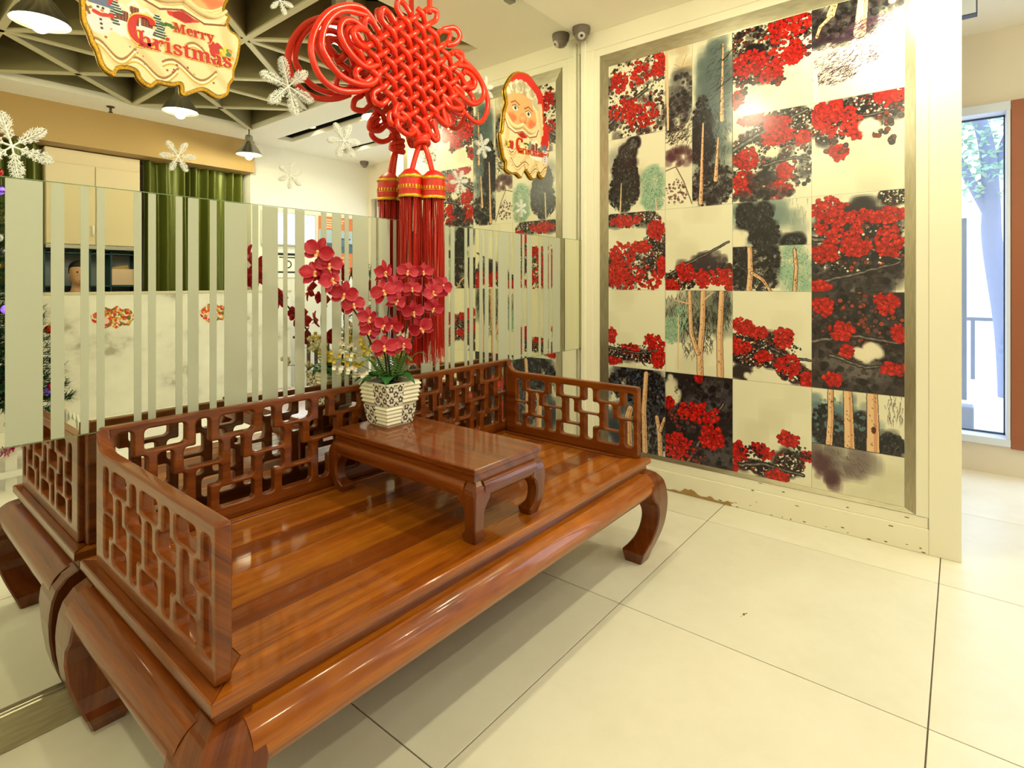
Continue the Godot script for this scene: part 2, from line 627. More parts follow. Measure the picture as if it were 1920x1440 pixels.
func build_window_wall() -> void:
	# beyond the partition: window, brown post and glazed entrance, daylight outside
	var X := 1.677
	var w := root_struct("wall_window", "pale wall beyond the partition holding the window and glazed entrance")
	var b := MB.new()
	for r in [[-0.1, 1.62, 0.0, H], [1.62, 4.62, 2.51, H], [1.62, 2.4, 0.0, 0.2], [4.62, 5.3, 0.0, H]]:
		b.box(V(X + 0.1, (r[2] + r[3]) / 2, (r[0] + r[1]) / 2), V(0.2, r[3] - r[2], r[1] - r[0]))
	put("wall_panel", b, mat(c8(226, 214, 194), 0.7, 0, 0.3), w)
	b = MB.new()
	b.box(V(X + 0.07, 1.35, 2.37), V(0.2, 2.32, 0.1), 0.004)
	struct(put("trim_3", b, mat(c8(150, 84, 50), 0.45)))
	var fm := mat(c8(214, 220, 232), 0.4)
	var win := root_struct("window_1", "tall narrow window with pale frame beside the brown post")
	b = MB.new()
	b.box(V(X + 0.07, 0.225, 1.97), V(0.2, 0.05, 0.7), 0.003)
	b.box(V(X + 0.07, 2.48, 1.97), V(0.2, 0.06, 0.7), 0.003)
	b.box(V(X + 0.07, 1.35, 2.308), V(0.2, 2.2, 0.02), 0.002)
	b.box(V(X + 0.07, 1.35, 1.635), V(0.2, 2.2, 0.03), 0.002)
	put("window_frame", b, fm, win)
	b = MB.new()
	b.box(V(X + 0.12, 0.256, 1.97), V(0.02, 0.012, 0.66))
	b.box(V(X + 0.12, 2.445, 1.97), V(0.02, 0.012, 0.66))
	b.box(V(X + 0.12, 1.35, 2.294), V(0.02, 2.2, 0.009))
	put("gasket", b, mat(c8(70, 84, 104), 0.5), win)
	var gl := mat(Color(0.95, 0.98, 1.0, 0.06), 0.0)
	gl.transparency = BaseMaterial3D.TRANSPARENCY_ALPHA
	M.pane = gl
	b = MB.new()
	b.box(V(X + 0.12, 1.35, 1.97), V(0.008, 2.19, 0.645))
	put("pane", b, gl, win)
	# entrance: two glass leaves in brushed frames
	for d in 2:
		var z0 := 2.44 + d * 1.08
		var dr := root_struct("door_%d" % (d + 1), "glass entrance door leaf with brushed steel frame")
		b = MB.new()
		b.box(V(X + 0.08, 1.25, z0 + 0.03), V(0.06, 2.5, 0.06), 0.004)
		b.box(V(X + 0.08, 1.25, z0 + 1.05), V(0.06, 2.5, 0.06), 0.004)
		b.box(V(X + 0.08, 2.46, z0 + 0.54), V(0.06, 0.09, 0.96), 0.004)
		b.box(V(X + 0.08, 0.06, z0 + 0.54), V(0.06, 0.12, 0.96), 0.004)
		put("door_frame", b, M.steel, dr)
		b = MB.new()
		b.box(V(X + 0.08, 1.27, z0 + 0.54), V(0.01, 2.3, 0.96))
		put("pane", b, gl, dr)
		b = MB.new()
		var hz := z0 + (0.92 if d == 0 else 0.16)
		b.tube(smooth_path([V(X + 0.05, 1.55, hz), V(X - 0.03, 1.53, hz), V(X - 0.04, 1.4, hz), V(X - 0.04, 0.9, hz), V(X - 0.03, 0.77, hz), V(X + 0.05, 0.75, hz)], 5), 0.014, 10)
		put("door_handle", b, M.chrome, dr)
	# outside
	b = MB.new()
	b.box(V(9.9, -0.2, 1.0), V(16.0, 0.1, 24.0))
	struct(put("pavement", b, mat(c8(214, 214, 212), 0.8)))
	var trunk := mat(c8(118, 130, 158), 0.9)
	var tr := thing("street_tree", "leaning forked tree on the pavement outside the window", "tree")
	b = MB.new()
	b.tube(smooth_path([V(6.05, -0.16, 2.55), V(6.0, 0.7, 2.5), V(6.0, 1.8, 2.37), V(6.0, 2.3, 2.36), V(6.0, 3.0, 2.32), V(6.05, 3.6, 2.2), V(6.1, 4.4, 2.0)], 5), 0.13, 10, false, 0.06)
	b.tube(smooth_path([V(6.0, 2.1, 2.37), V(5.98, 2.5, 2.2), V(5.9, 3.1, 1.95), V(5.9, 3.6, 1.8)], 5), 0.07, 8, false, 0.03)
	b.tube(smooth_path([V(6.0, 2.6, 2.36), V(6.1, 3.1, 2.5), V(6.1, 3.7, 2.7)], 5), 0.06, 8, false, 0.03)
	put("trunk", b, trunk, tr)
	b = MB.new()
	for i in 1500:
		var p := V(rr(5.2, 6.6), 0, rr(1.2, 3.1))
		p.y = 2.35 + absf(rng.randfn(0.6, 0.6))
		var t := Transform3D(Basis.from_euler(V(rr(-1, 1), rr(0, 6.3), rr(-1, 1))), p)
		b.quad(t * V(-0.05, 0, 0), t * V(0, 0.012, -0.025), t * V(0.05, 0, 0), t * V(0, 0.012, 0.025), t.basis.y)
	var lv := put("foliage", b, mat(c8(146, 184, 156), 0.6), tr)
	lv.set_meta("kind", "stuff")
	b = MB.new()
	b.box(V(7.5, 0.75, 2.2), V(0.06, 0.05, 5.0))
	for z in [0.2, 1.2, 2.2, 3.2, 4.2]:
		b.box(V(7.5, 0.3, z), V(0.05, 0.9, 0.05))
	tag(put("street_railing", b, mat(c8(84, 98, 116), 0.5)), "dark low railing across the street seen through the window", "railing")
	b = MB.new()
	b.box(V(3.4, 1.05, 2.055), V(0.05, 1.7, 0.1), 0.004)
	b.box(V(3.4, -0.0, 2.055), V(0.2, 0.3, 0.2), 0.01)
	tag(put("bollard_sign", b, mat(c8(88, 104, 124), 0.5)), "tall dark sign post standing outside close to the window", "sign post")
	b = MB.new()
	b.box(V(15.0, 2.6, 0.0), V(0.4, 5.6, 18.0))
	for z in range(-4, 5):
		b.box(V(14.78, 1.3, z * 1.9), V(0.1, 1.7, 1.3), 0.01)
	tag(put("street_building", b, mat(c8(232, 234, 238), 0.8)), "pale building across the street seen through the window", "building")

# ---------------------------------------------------------------- mirrored wall
func build_mirror() -> void:
	var m := thing("wall_mirror", "floor to ceiling mirror panels behind the daybed reflecting the lobby", "mirror")
	var xs := [-5.6, -3.2, -1.62, 0.0]
	for k in 3:
		var b := MB.new()
		b.box(V((xs[k] + xs[k + 1]) / 2, 1.56, -0.004), V(xs[k + 1] - xs[k] - 0.0015, 2.9, 0.006))
		put("mirror_pane", b, M.mirror, m)
	var b := MB.new()
	b.box(V(-2.8, 0.053, 0.0), V(5.6, 0.106, 0.03), 0.003)
	b.box(V(-2.8, 0.109, -0.002), V(5.6, 0.008, 0.026), 0.002)
	struct(put("baseboard_left", b, M.steel, self, 0))
	# striped band: a glass pane that stands a finger off the mirror
	var g := thing("striped_glass_band", "horizontal glass band with frosted vertical stripes along the mirror", "glass panel")
	b = MB.new()
	b.box(V(-2.8, 1.2165, 0.006), V(5.598, 0.749, 0.008))
	put("glass_pane", b, M.band, g)
	b = MB.new()
	b.box(V(-2.8, 1.592, 0.006), V(5.598, 0.0025, 0.0085))
	b.box(V(-2.8, 0.841, 0.006), V(5.598, 0.0025, 0.0085))
	put("glass_edge", b, M.glass_edge, g)
	var st := "-3.2,-3.12 -3.08,-3.03 -2.993,-2.912 -2.894,-2.863 -2.824,-2.804 -2.784,-2.764 -2.686,-2.665 -2.646,-2.624 -2.565,-2.544 -2.527,-2.493 -2.456,-2.433 -2.406,-2.325 -2.306,-2.283 -2.267,-2.206 -2.184,-2.167 -2.135,-2.094 -2.02,-1.995 -1.968,-1.924 -1.908,-1.887 -1.868,-1.784 -1.77,-1.744 -1.729,-1.666 -1.645,-1.628 -1.602,-1.556 -1.477,-1.399 -1.381,-1.352 -1.315,-1.288 -1.273,-1.245 -1.17,-1.149 -1.132,-1.103 -1.052,-1.026 -1.008,-0.977 -0.94,-0.917 -0.894,-0.808 -0.793,-0.773 -0.753,-0.687 -0.671,-0.65 -0.624,-0.575 -0.503,-0.481 -0.452,-0.405 -0.394,-0.37 -0.352,-0.266"
	for s in st.split(" "):
		var q := s.split(",")
		var a := float(q[0])
		var c := float(q[1])
		b = MB.new()
		b.box(V((a + c) / 2, 1.2165, 0.0107), V(c - a, 0.746, 0.0012))
		put("frosted_stripe", b, M.frost, g)

# ---------------------------------------------------------------- fretwork
func round_poly(pts: PackedVector2Array, r_in: float, r_out: float, step: float) -> PackedVector2Array:
	# rounds the corners of a counter-clockwise polygon; r_in on convex corners
	var out := PackedVector2Array()
	var N := pts.size()
	var e0 := PackedVector2Array()
	for i in N:
		var p := pts[i]
		var a := (pts[(i + N - 1) % N] - p)
		var c := (pts[(i + 1) % N] - p)
		var r := r_in if (-a).cross(c) > 0.0 else r_out
		r = minf(r, minf(a.length(), c.length()) * 0.48)
		a = a.normalized()
		c = c.normalized()
		var half := a.angle_to(c) / 2.0
		var cut := r / absf(tan(half)) if absf(absf(half) - PI / 2) > 0.02 else 0.0
		if cut == 0.0:
			e0.append(p)
			continue
		var mid := p + (a + c).normalized() * r / absf(sin(half))
		var s := p + a * cut - mid
		var t := p + c * cut - mid
		var sweep := s.angle_to(t)
		var K := maxi(3, int(absf(sweep) * r / step) + 2)
		for k in K + 1:
			e0.append(mid + s.rotated(sweep * k / K))
	for i in e0.size():
		var p := e0[i]
		var q := e0[(i + 1) % e0.size()]
		var L := p.distance_to(q)
		if L < 1e-5:
			continue
		out.append(p)
		for k in range(1, int(L / step) + 1):
			if float(k) / (int(L / step) + 1) < 1.0:
				out.append(p.lerp(q, float(k) / (int(L / step) + 1)))
	return out

func offset_ring(p: PackedVector2Array, d: float) -> PackedVector2Array:
	# moves a counter-clockwise ring outwards by d
	var out := PackedVector2Array()
	var N := p.size()
	for i in N:
		var t := (p[(i + 1) % N] - p[(i + N - 1) % N]).normalized()
		out.append(p[i] + Vector2(t.y, -t.x) * d)
	return out

func ring_area(p: PackedVector2Array) -> float:
	var s := 0.0
	for i in p.size():
		s += p[i].cross(p[(i + 1) % p.size()])
	return s / 2.0

func fret(outer: PackedVector2Array, holes: Array, th: float, bev: float, t: Transform3D) -> MB:
	var b := MB.new()
	var loops := [offset_ring(outer, -bev)]
	for h in holes:
		loops.append(offset_ring(h, bev))
	var all := PackedVector2Array()
	for l in loops:
		all.append_array(l)
	# a little scatter keeps the triangulation from meeting four points on one circle
	var jit := PackedVector2Array()
	for i in all.size():
		jit.append(all[i] * 100.0 + Vector2(sin(i * 12.9898 + i * i * 0.37), cos(i * 78.233 + i * i * 0.73)) * 0.03)
	var idx := Geometry2D.triangulate_delaunay(jit)
	var want := absf(ring_area(loops[0]))
	for l in range(1, loops.size()):
		want -= absf(ring_area(loops[l]))
	var got := 0.0
	var nz := (t.basis * Vector3(0, 0, 1)).normalized()
	var boxes := []
	for l in range(1, loops.size()):
		var r := Rect2(loops[l][0], Vector2())
		for p in loops[l]:
			r = r.expand(p)
		boxes.append(r)
	for k in range(0, idx.size(), 3):
		var p0 := all[idx[k]]
		var p1 := all[idx[k + 1]]
		var p2 := all[idx[k + 2]]
		var m := (p0 + p1 + p2) / 3.0
		if not Geometry2D.is_point_in_polygon(m, loops[0]):
			continue
		var inside := false
		for l in range(1, loops.size()):
			if boxes[l - 1].has_point(m) and Geometry2D.is_point_in_polygon(m, loops[l]):
				inside = true
				break
		if inside:
			continue
		got += absf((p1 - p0).cross(p2 - p0)) / 2.0
		for s in [1.0, -1.0]:
			b.tri(t * V(p0.x, p0.y, s * th / 2), t * V(p1.x, p1.y, s * th / 2), t * V(p2.x, p2.y, s * th / 2), nz * s, nz * s, nz * s)
	for l in loops.size():
		var base: PackedVector2Array = outer if l == 0 else holes[l - 1]
		var sg := -1.0 if l == 0 else 1.0
		var rows := []
		for side in [1.0, -1.0]:
			for q in 4:
				var a := PI / 2 * (q if side > 0 else 3 - q) / 3.0
				var off := bev - bev * sin(a)
				var ring := offset_ring(base, off * sg)
				var row := PackedVector3Array()
				for p in ring:
					row.append(t * V(p.x, p.y, side * (th / 2 - bev + bev * cos(a))))
				rows.append(row)
		b.grid(rows, true)
	return b

func fret_holes(x0: float, y0: float, y1: float, u: float, periods: int, right: bool) -> Array:
	# the broken-ice pattern: uprights and bars, six units to a repeat, one unit more at the end
	var Hh := y1 - y0
	var end := periods * 6 + 1.0
	var shapes := []
	for k in range(-1, periods + 1):
		var o := k * 6.0
		shapes.append([[0, 0], [1, 0], [1, 0.27], [2, 0.27], [2, 0.47], [-1, 0.47], [-1, 0.27], [0, 0.27], o])
		shapes.append([[0, 0.535], [2, 0.535], [2, 0.73], [1, 0.73], [1, 1], [0, 1], o])
		shapes.append([[3, 0.27], [4, 0.27], [4, 0.535], [5, 0.535], [5, 0.73], [3, 0.73], o])
		shapes.append([[2, 0], [5, 0], [5, 0.2], [2, 0.2], o])
		shapes.append([[2, 0.8], [5, 0.8], [5, 1], [2, 1], o])
	var out := []
	for s in shapes:
		var p := PackedVector2Array()
		for q in range(s.size() - 1):
			p.append(Vector2(s[q][0] + s[s.size() - 1], s[q][1]))
		for c in Geometry2D.intersect_polygons(p, PackedVector2Array([Vector2(0, -1), Vector2(end, -1), Vector2(end, 2), Vector2(0, 2)])):
			var m := PackedVector2Array()
			for q in c:
				m.append(Vector2(x0 + q.x * u, y1 - q.y * Hh))
			var r := Rect2(m[0], Vector2())
			for q in m:
				r = r.expand(q)
			if r.size.x < u * 0.5:
				continue
			if Geometry2D.is_polygon_clockwise(m):
				m.reverse()
			var clean := PackedVector2Array()
			for i in m.size():
				var a := m[(i + m.size() - 1) % m.size()]
				var c2 := m[(i + 1) % m.size()]
				if absf((m[i] - a).normalized().cross((c2 - m[i]).normalized())) > 0.01:
					clean.append(m[i])
			out.append(offset_ring(round_poly(clean, 0.01, 0.01, 0.011), 0.0035))
	return out

# a carved leg with a square section: rows of (height, push out of the corner, width)
func hoof_leg(cx: float, cz: float, sx: float, sz: float, rows: Array, w_grow := 1.0) -> MB:
	var b := MB.new()
	var rings := []
	var K := rows.size()
	var fine := []
	for i in K - 1:
		for k in 4:
			var t := k / 4.0
			fine.append((rows[i] as Vector3).cubic_interpolate(rows[i + 1], rows[maxi(i - 1, 0)], rows[mini(i + 2, K - 1)], t))
	fine.append(rows[K - 1])
	for r: Vector3 in fine:
		var d := r.y
		var w := r.z
		var c := 0.006
		var ring := PackedVector3Array()
		for q in [[0, -c * 1.2], [-c * 0.35, -c * 0.35], [-c * 1.2, 0], [-w + c, 0], [-w, -c], [-w, -w + c], [-w + c, -w], [-c, -w], [0, -w + c]]:
			ring.append(V(cx + sx * (d + q[0]), r.x, cz + sz * (d + q[1])))
		rings.append(ring)
	for i in rings.size() - 1:
		for j in 9:
			var j2 := (j + 1) % 9
			b.face(rings[i][j], rings[i][j2], rings[i + 1][j2], rings[i + 1][j], V(cx - sx * 0.05, (rings[i][j].y + rings[i + 1][j].y) / 2, cz - sz * 0.05) + V(sx, 0, sz) * (fine[i].y - fine[i].z / 2 + 0.05))
	b.fan(rings[0], V(0, signf(fine[0].x - fine[1].x), 0))
	b.fan(rings[rings.size() - 1], V(0, signf(fine[fine.size() - 1].x - fine[0].x), 0))
	return b

# apron: a bulging section run along an edge; section points (outwards, height)
func apron(sec: Array, a: Vector3, c: Vector3, out: Vector3) -> MB:
	var b := MB.new()
	var pts := PackedVector2Array()
	for i in sec.size() - 1:
		for k in 4:
			pts.append((sec[i] as Vector2).cubic_interpolate(sec[i + 1], sec[maxi(i - 1, 0)], sec[mini(i + 2, sec.size() - 1)], k / 4.0))
	pts.append(sec[sec.size() - 1])
	var rows := []
	for k in 9:
		var row := PackedVector3Array()
		for p in pts:
			row.append(a.lerp(c, k / 8.0) + out * p.x + V(0, p.y, 0))
		rows.append(row)
	b.grid(rows)
	var first := sec[0] as Vector2
	var last := sec[sec.size() - 1] as Vector2
	b.quad(a + out * last.x + V(0, last.y, 0), c + out * last.x + V(0, last.y, 0), c + out * last.x + V(0, first.y, 0), a + out * last.x + V(0, first.y, 0), -out)
	return b

func build_bed() -> void:
	var x0 := -2.83
	var x1 := -0.861
	var z0 := 0.03
	var z1 := 0.928
	var y := 0.475
	var bed := thing("daybed", "large glossy brown carved wooden daybed with lattice back and arms", "daybed")
	# seat: mitred frame and planks
	var w := 0.105
	var ix0 := x0 + w
	var ix1 := x1 - w
	var iz0 := z0 + w
	var iz1 := z1 - w
	var g := 0.0008
	var rails := [[[x0, z1], [x1, z1], [ix1 + g, iz1 + g], [ix0 - g, iz1 + g], 0], [[x0, z0], [x1, z0], [ix1 + g, iz0 - g], [ix0 - g, iz0 - g], 0], [[x0, z0 + g], [ix0, iz0], [ix0, iz1], [x0, z1 - g], 2], [[x1, z0 + g], [ix1, iz0], [ix1, iz1], [x1, z1 - g], 2]]
	for r in rails:
		var p := PackedVector2Array()
		for q in 4:
			p.append(Vector2(r[q][0], r[q][1]))
		var b := MB.new()
		b.prism(p, y - 0.026, y, 0.003)
		put("seat_frame_rail", b, M.wood2 if r[4] == 0 else M.wood1, bed, r[4])
	var cuts := [0.0, 0.105, 0.245, 0.37, 0.49, 0.6, 0.72, 0.86, 1.0]
	for k in 8:
		var a: float = lerpf(iz0, iz1, cuts[k])
		var c: float = lerpf(iz0, iz1, cuts[k + 1])
		var b := MB.new()
		b.box(V((ix0 + ix1) / 2, y - 0.0125, (a + c) / 2), V(ix1 - ix0 - 0.001, 0.022, c - a - 0.0012), 0.0008)
		put("seat_plank", b, M["wood%d" % [0, 2, 1, 0, 2, 0, 1, 2][k]], bed, 0)
	# bead round the back and the ends of the seat
	var b := MB.new()
	b.tube(PackedVector3Array([V(ix0 - 0.02, y + 0.001, 0.122), V(ix1 + 0.02, y + 0.001, 0.122)]), 0.006, 8)
	put("seat_bead", b, M.wood1, bed, 0)
	b = MB.new()
	b.tube(PackedVector3Array([V(x1 - 0.098, y + 0.001, 0.125), V(x1 - 0.098, y + 0.001, z1 - 0.14)]), 0.006, 8)
	put("seat_bead", b, M.wood1, bed, 2)
	# waist
	b = MB.new()
	b.box(V((x0 + x1) / 2, y - 0.043, (z0 + z1) / 2), V(x1 - x0 - 0.03, 0.036, z1 - z0 - 0.03), 0.002)
	put("waist", b, M.wood1, bed, 0)
	# aprons
	var sec := [Vector2(-0.005, 0.418), Vector2(0.022, 0.412), Vector2(0.046, 0.392), Vector2(0.06, 0.362), Vector2(0.056, 0.335), Vector2(0.04, 0.318), Vector2(0.015, 0.312), Vector2(-0.02, 0.312)]
	var wx0 := x0 + 0.012
	var wx1 := x1 - 0.012
	var wz0 := z0 + 0.012
	var wz1 := z1 - 0.012
	put("apron", apron(sec, V(wx0 + 0.05, 0, wz1), V(wx1 - 0.05, 0, wz1), V(0, 0, 1)), M.wood2, bed, 0)
	put("apron", apron(sec, V(wx0, 0, wz0 + 0.05), V(wx0, 0, wz1 - 0.05), V(-1, 0, 0)), M.wood1, bed, 2)
	put("apron", apron(sec, V(wx1, 0, wz0 + 0.05), V(wx1, 0, wz1 - 0.05), V(1, 0, 0)), M.wood1, bed, 2)
	var rows := [V(0.42, 0.0, 0.075), V(0.405, 0.03, 0.105), V(0.375, 0.055, 0.135), V(0.345, 0.065, 0.145), V(0.31, 0.07, 0.14), V(0.28, 0.072, 0.112), V(0.23, 0.07, 0.092), V(0.17, 0.062, 0.088), V(0.115, 0.047, 0.09), V(0.075, 0.032, 0.1), V(0.055, 0.024, 0.11), V(0.04, 0.018, 0.104), V(0.0, 0.004, 0.082)]
	for s in [[wx0, wz1, -1.0, 1.0], [wx1, wz1, 1.0, 1.0], [wx0, wz0 + 0.012, -1.0, -0.2], [wx1, wz0 + 0.012, 1.0, -0.2]]:
		var rw := rows
		put("leg", hoof_leg(s[0], s[1], s[2], s[3], rw) if s[3] > 0 else back_leg(s[0], s[1], s[2], rows), M.wood3, bed, 1)
	# back and arms
	var hb := fret_holes(-2.752, 0.53, 0.838, 0.0376, 8, false)
	var ob := round_poly(PackedVector2Array([Vector2(-2.792, y), Vector2(-0.868, y), Vector2(-0.868, 0.866), Vector2(-2.792, 0.866)]), 0.008, 0.01, 0.012)
	var back := put("back_lattice", fret(ob, hb, 0.034, 0.006, Transform3D(Basis(), V(0, 0, 0.072))), M.wood1, bed, 0)
	back.set_meta("label", "long lattice back panel")
	for s in 2:
		var xa: float = [-2.79, -0.908][s]
		var ha := fret_holes(0.168, 0.525, 0.772, 0.0367, 3, false)
		var oa := round_poly(PackedVector2Array([Vector2(0.094, y), Vector2(0.894, y), Vector2(0.894, 0.808), Vector2(0.17, 0.808), Vector2(0.135, 0.815), Vector2(0.112, 0.835), Vector2(0.1, 0.864), Vector2(0.094, 0.864)]), 0.012, 0.012, 0.011)
		put("arm_lattice", fret(oa, ha, 0.034, 0.006, Transform3D(Basis(V(0, 0, 1), V(0, 1, 0), V(-1, 0, 0)), V(xa, 0, 0))), M.wood1, bed, 2)

func back_leg(cx: float, cz: float, sx: float, rows: Array) -> MB:
	# against the mirror: the same leg, bowed only sideways
	var b := MB.new()
	var rings := []
	for r: Vector3 in rows:
		var w := r.z
		var d := r.y
		var ring := PackedVector3Array()
		var zz := cz - 0.02
		for q in [[0.0, 0.006], [-0.006, 0.0], [-w, 0.0], [-w, w], [-0.006, w], [0.0, w - 0.006]]:
			ring.append(V(cx + sx * (d + q[0]), r.x, zz + q[1]))
		rings.append(ring)
	for i in rings.size() - 1:
		for j in 6:
			var j2 := (j + 1) % 6
			b.face(rings[i][j], rings[i][j2], rings[i + 1][j2], rings[i + 1][j], V(cx + sx * (rows[i].y - rows[i].z / 2), (rings[i][j].y + rings[i + 1][j].y) / 2, cz + rows[i].z / 2 - 0.02))
	b.fan(rings[0], Vector3.UP)
	b.fan(rings[rings.size() - 1], Vector3.DOWN)
	return b

func build_table() -> void:
	var x0 := -2.035
	var x1 := -1.68
	var z0 := 0.113
	var z1 := 0.888
	var f := 0.475
	var t := thing("kang_table", "low brown wooden table standing on the daybed seat", "low table")
	var b := MB.new()
	var w := 0.05
	b.box(V((x0 + x1) / 2, 0.7045, (z0 + z1) / 2), V(x1 - x0, 0.021, z1 - z0), 0.003)
	put("tabletop", b, M.wood1, t, 2)
	b = MB.new()
	b.box(V((x0 + x1) / 2, 0.682, (z0 + z1) / 2), V(x1 - x0 - 0.018, 0.024, z1 - z0 - 0.018), 0.002)
	put("waist", b, M.wood1, t, 2)
	var sec := [Vector2(-0.004, 0.672), Vector2(0.01, 0.668), Vector2(0.018, 0.655), Vector2(0.02, 0.637), Vector2(0.014, 0.621), Vector2(-0.004, 0.616), Vector2(-0.02, 0.616)]
	var a := 0.01
	for e in [[V(x0 + 0.04, 0, z1 - a), V(x1 - 0.04, 0, z1 - a), V(0, 0, 1), 0], [V(x0 + 0.04, 0, z0 + a), V(x1 - 0.04, 0, z0 + a), V(0, 0, -1), 0], [V(x0 + a, 0, z0 + 0.04), V(x0 + a, 0, z1 - 0.04), V(-1, 0, 0), 2], [V(x1 - a, 0, z0 + 0.04), V(x1 - a, 0, z1 - 0.04), V(1, 0, 0), 2]]:
		put("apron", apron(sec, e[0], e[1], e[2]), M.wood1, t, e[3])
	var rows := [V(0.67, 0.0, 0.05), V(0.655, 0.014, 0.066), V(0.635, 0.02, 0.074), V(0.618, 0.021, 0.078), V(0.6, 0.021, 0.062), V(0.575, 0.02, 0.05), V(0.545, 0.018, 0.047), V(0.52, 0.014, 0.048), V(0.505, 0.01, 0.055), V(0.495, 0.007, 0.06), V(f, 0.001, 0.05)]
	for s in [[x0 + a, z1 - a, -1.0, 1.0], [x1 - a, z1 - a, 1.0, 1.0], [x0 + a, z0 + a, -1.0, -1.0], [x1 - a, z0 + a, 1.0, -1.0]]:
		put("leg", hoof_leg(s[0], s[1], s[2], s[3], rows), M.wood3, t, 1)

# ---------------------------------------------------------------- flower pot and orchid
func build_pot() -> void:
	var c := V(-1.828, 0.715, 0.217)
	var p := thing("flower_pot", "square cream ceramic pot with ribbed and dark carved panels on low table", "flower pot", c)
	var cream := mat(c8(236, 232, 212), 0.35)
	var im := Image.create(128, 128, false, Image.FORMAT_RGB8)
	im.fill(c8(232, 228, 214))
	for y in 128:
		for x in 128:
			var k := 0.0
			for o in [[0, 0], [32, 32]]:
				var dx := fposmod(x + o[0], 64.0) - 32.0
				var dy := fposmod(y + o[1], 64.0) - 32.0
				var r := sqrt(dx * dx * 1.3 + dy * dy)
				if r > 8 and r < 18 + 3 * sin(atan2(dy, dx) * 5.0):
					k = 1.0
			if sin(x * 0.9 + 2.0 * sin(y * 0.3)) > 0.7 and sin(y * 0.23 + x * 0.05) > 0.2:
				k = 1.0
			if k > 0:
				im.set_pixel(x, y, c8(70, 48, 30))
	var carved := mat(Color(1, 1, 1), 0.45)
	carved.albedo_texture = tex(im)
	carved.uv1_scale = V(11, 11, 1)
	var hw := func(y: float) -> float: return lerpf(0.062, 0.088, pow(clampf(y / 0.178, 0, 1), 0.75))
	# four walls, each of two tiers; ribs stand proud
	var body := MB.new()
	var rows := []
	for k in 9:
		var y := 0.178 * k / 8
		var h: float = hw.call(y) - 0.003
		rows.append(PackedVector3Array([V(-h, y, -h), V(h, y, -h), V(h, y, h), V(-h, y, h)]))
	for k in 8:
		for j in 4:
			body.face(rows[k][j], rows[k][(j + 1) % 4], rows[k + 1][(j + 1) % 4], rows[k + 1][j], V(0, rows[k][j].y, 0))
	body.fan(rows[0], Vector3.DOWN)
	var ins := PackedVector3Array()
	var low := PackedVector3Array()
	for q in rows[8]:
		ins.append(V(q.x * 0.9, q.y, q.z * 0.9))
		low.append(V(q.x * 0.86, q.y - 0.02, q.z * 0.86))
	for j in 4:
		body.quad(rows[8][j], rows[8][(j + 1) % 4], ins[(j + 1) % 4], ins[j], Vector3.UP)
		body.face(ins[j], ins[(j + 1) % 4], low[(j + 1) % 4], low[j], V(0, 0.3, 0) + ins[j] * 2.0)
	put("body", body, cream, p)
	var soil := MB.new()
	soil.fan(low, Vector3.UP)
	put("soil", soil, mat(c8(60, 48, 30), 0.9), p)
	var ribs := MB.new()
	var pan := MB.new()
	for side in 4:
		var t := Transform3D(Basis(Vector3.UP, side * PI / 2), Vector3.ZERO)
		for tier in 2:
			var y0: float = [0.006, 0.088][tier]
			var y1: float = [0.082, 0.172][tier]
			for half in 2:
				# on each wall one half is ribbed and the other carved, changing over between tiers and about the corner
				var even := (side % 2 == 0)
				var right := half == 1
				var is_rib := (right != even) if tier == 0 else (right == even)
				var n := 5
				if is_rib:
					for r in n:
						var ya := lerpf(y0, y1, float(r) / n)
						var yb := lerpf(y0, y1, float(r + 1) / n)
						var ym := (ya + yb) / 2
						var prof := [[ya, 0.0], [ym, 0.006], [yb, 0.0]]
						for s in 2:
							var A: Array = prof[s]
							var B: Array = prof[s + 1]
							var ha: float = hw.call(A[0]) + A[1] - 0.001
							var hb: float = hw.call(B[0]) + B[1] - 0.001
							var q := []
							for e in [[A[0], ha], [B[0], hb]]:
								var xa: float = 0.0 if right else -e[1]
								var xb: float = e[1] if right else 0.0
								q.append(t * V(xa, e[0], e[1]))
								q.append(t * V(xb, e[0], e[1]))
							ribs.face(q[0], q[1], q[3], q[2], V(0, ym, 0))
							for e in 2:
								ribs.tri(q[e], q[e + 2], t * V(0.0, ym, ha - 0.004), t.basis.x, t.basis.x, t.basis.x)
				else:
					var h0: float = hw.call(y0) + 0.0012
					var h1: float = hw.call(y1) + 0.0012
					var q := [t * V(0.0 if right else -h0, y0, h0), t * V(h0 if right else 0.0, y0, h0), t * V(h1 if right else 0.0, y1, h1), t * V(0.0 if right else -h1, y1, h1)]
					pan.quad(q[0], q[1], q[2], q[3], (t.basis * Vector3(0, 0, 1)).normalized(), Vector2(0, 0), Vector2(h0, 0), Vector2(h1, y1 - y0), Vector2(0, y1 - y0))
	put("ribs", ribs, cream, p)
	put("carved_panel", pan, carved, p)

func petal(len: float, wid: float, cup: float) -> MB:
	var b := MB.new()
	_petal(b, len, wid, cup, Transform3D())
	return b

func _petal(b: MB, len: float, wid: float, cup: float, t: Transform3D, uvr := Rect2(0, 0, 1, 1)) -> void:
	var rows := []
	for i in 6:
		var s := i / 5.0
		var w := wid * pow(sin(PI * clampf(s * 0.86 + 0.1, 0, 1)), 0.75) * (0.55 + 0.45 * s)
		if i == 5:
			w *= 0.75
		var row := PackedVector3Array()
		for j in 5:
			var q := (j - 2) / 2.0
			row.append(t * V(q * w, s * len, cup * (q * q * 0.5 - 0.9 * s * s) * len))
		rows.append(row)
	b.grid(rows)

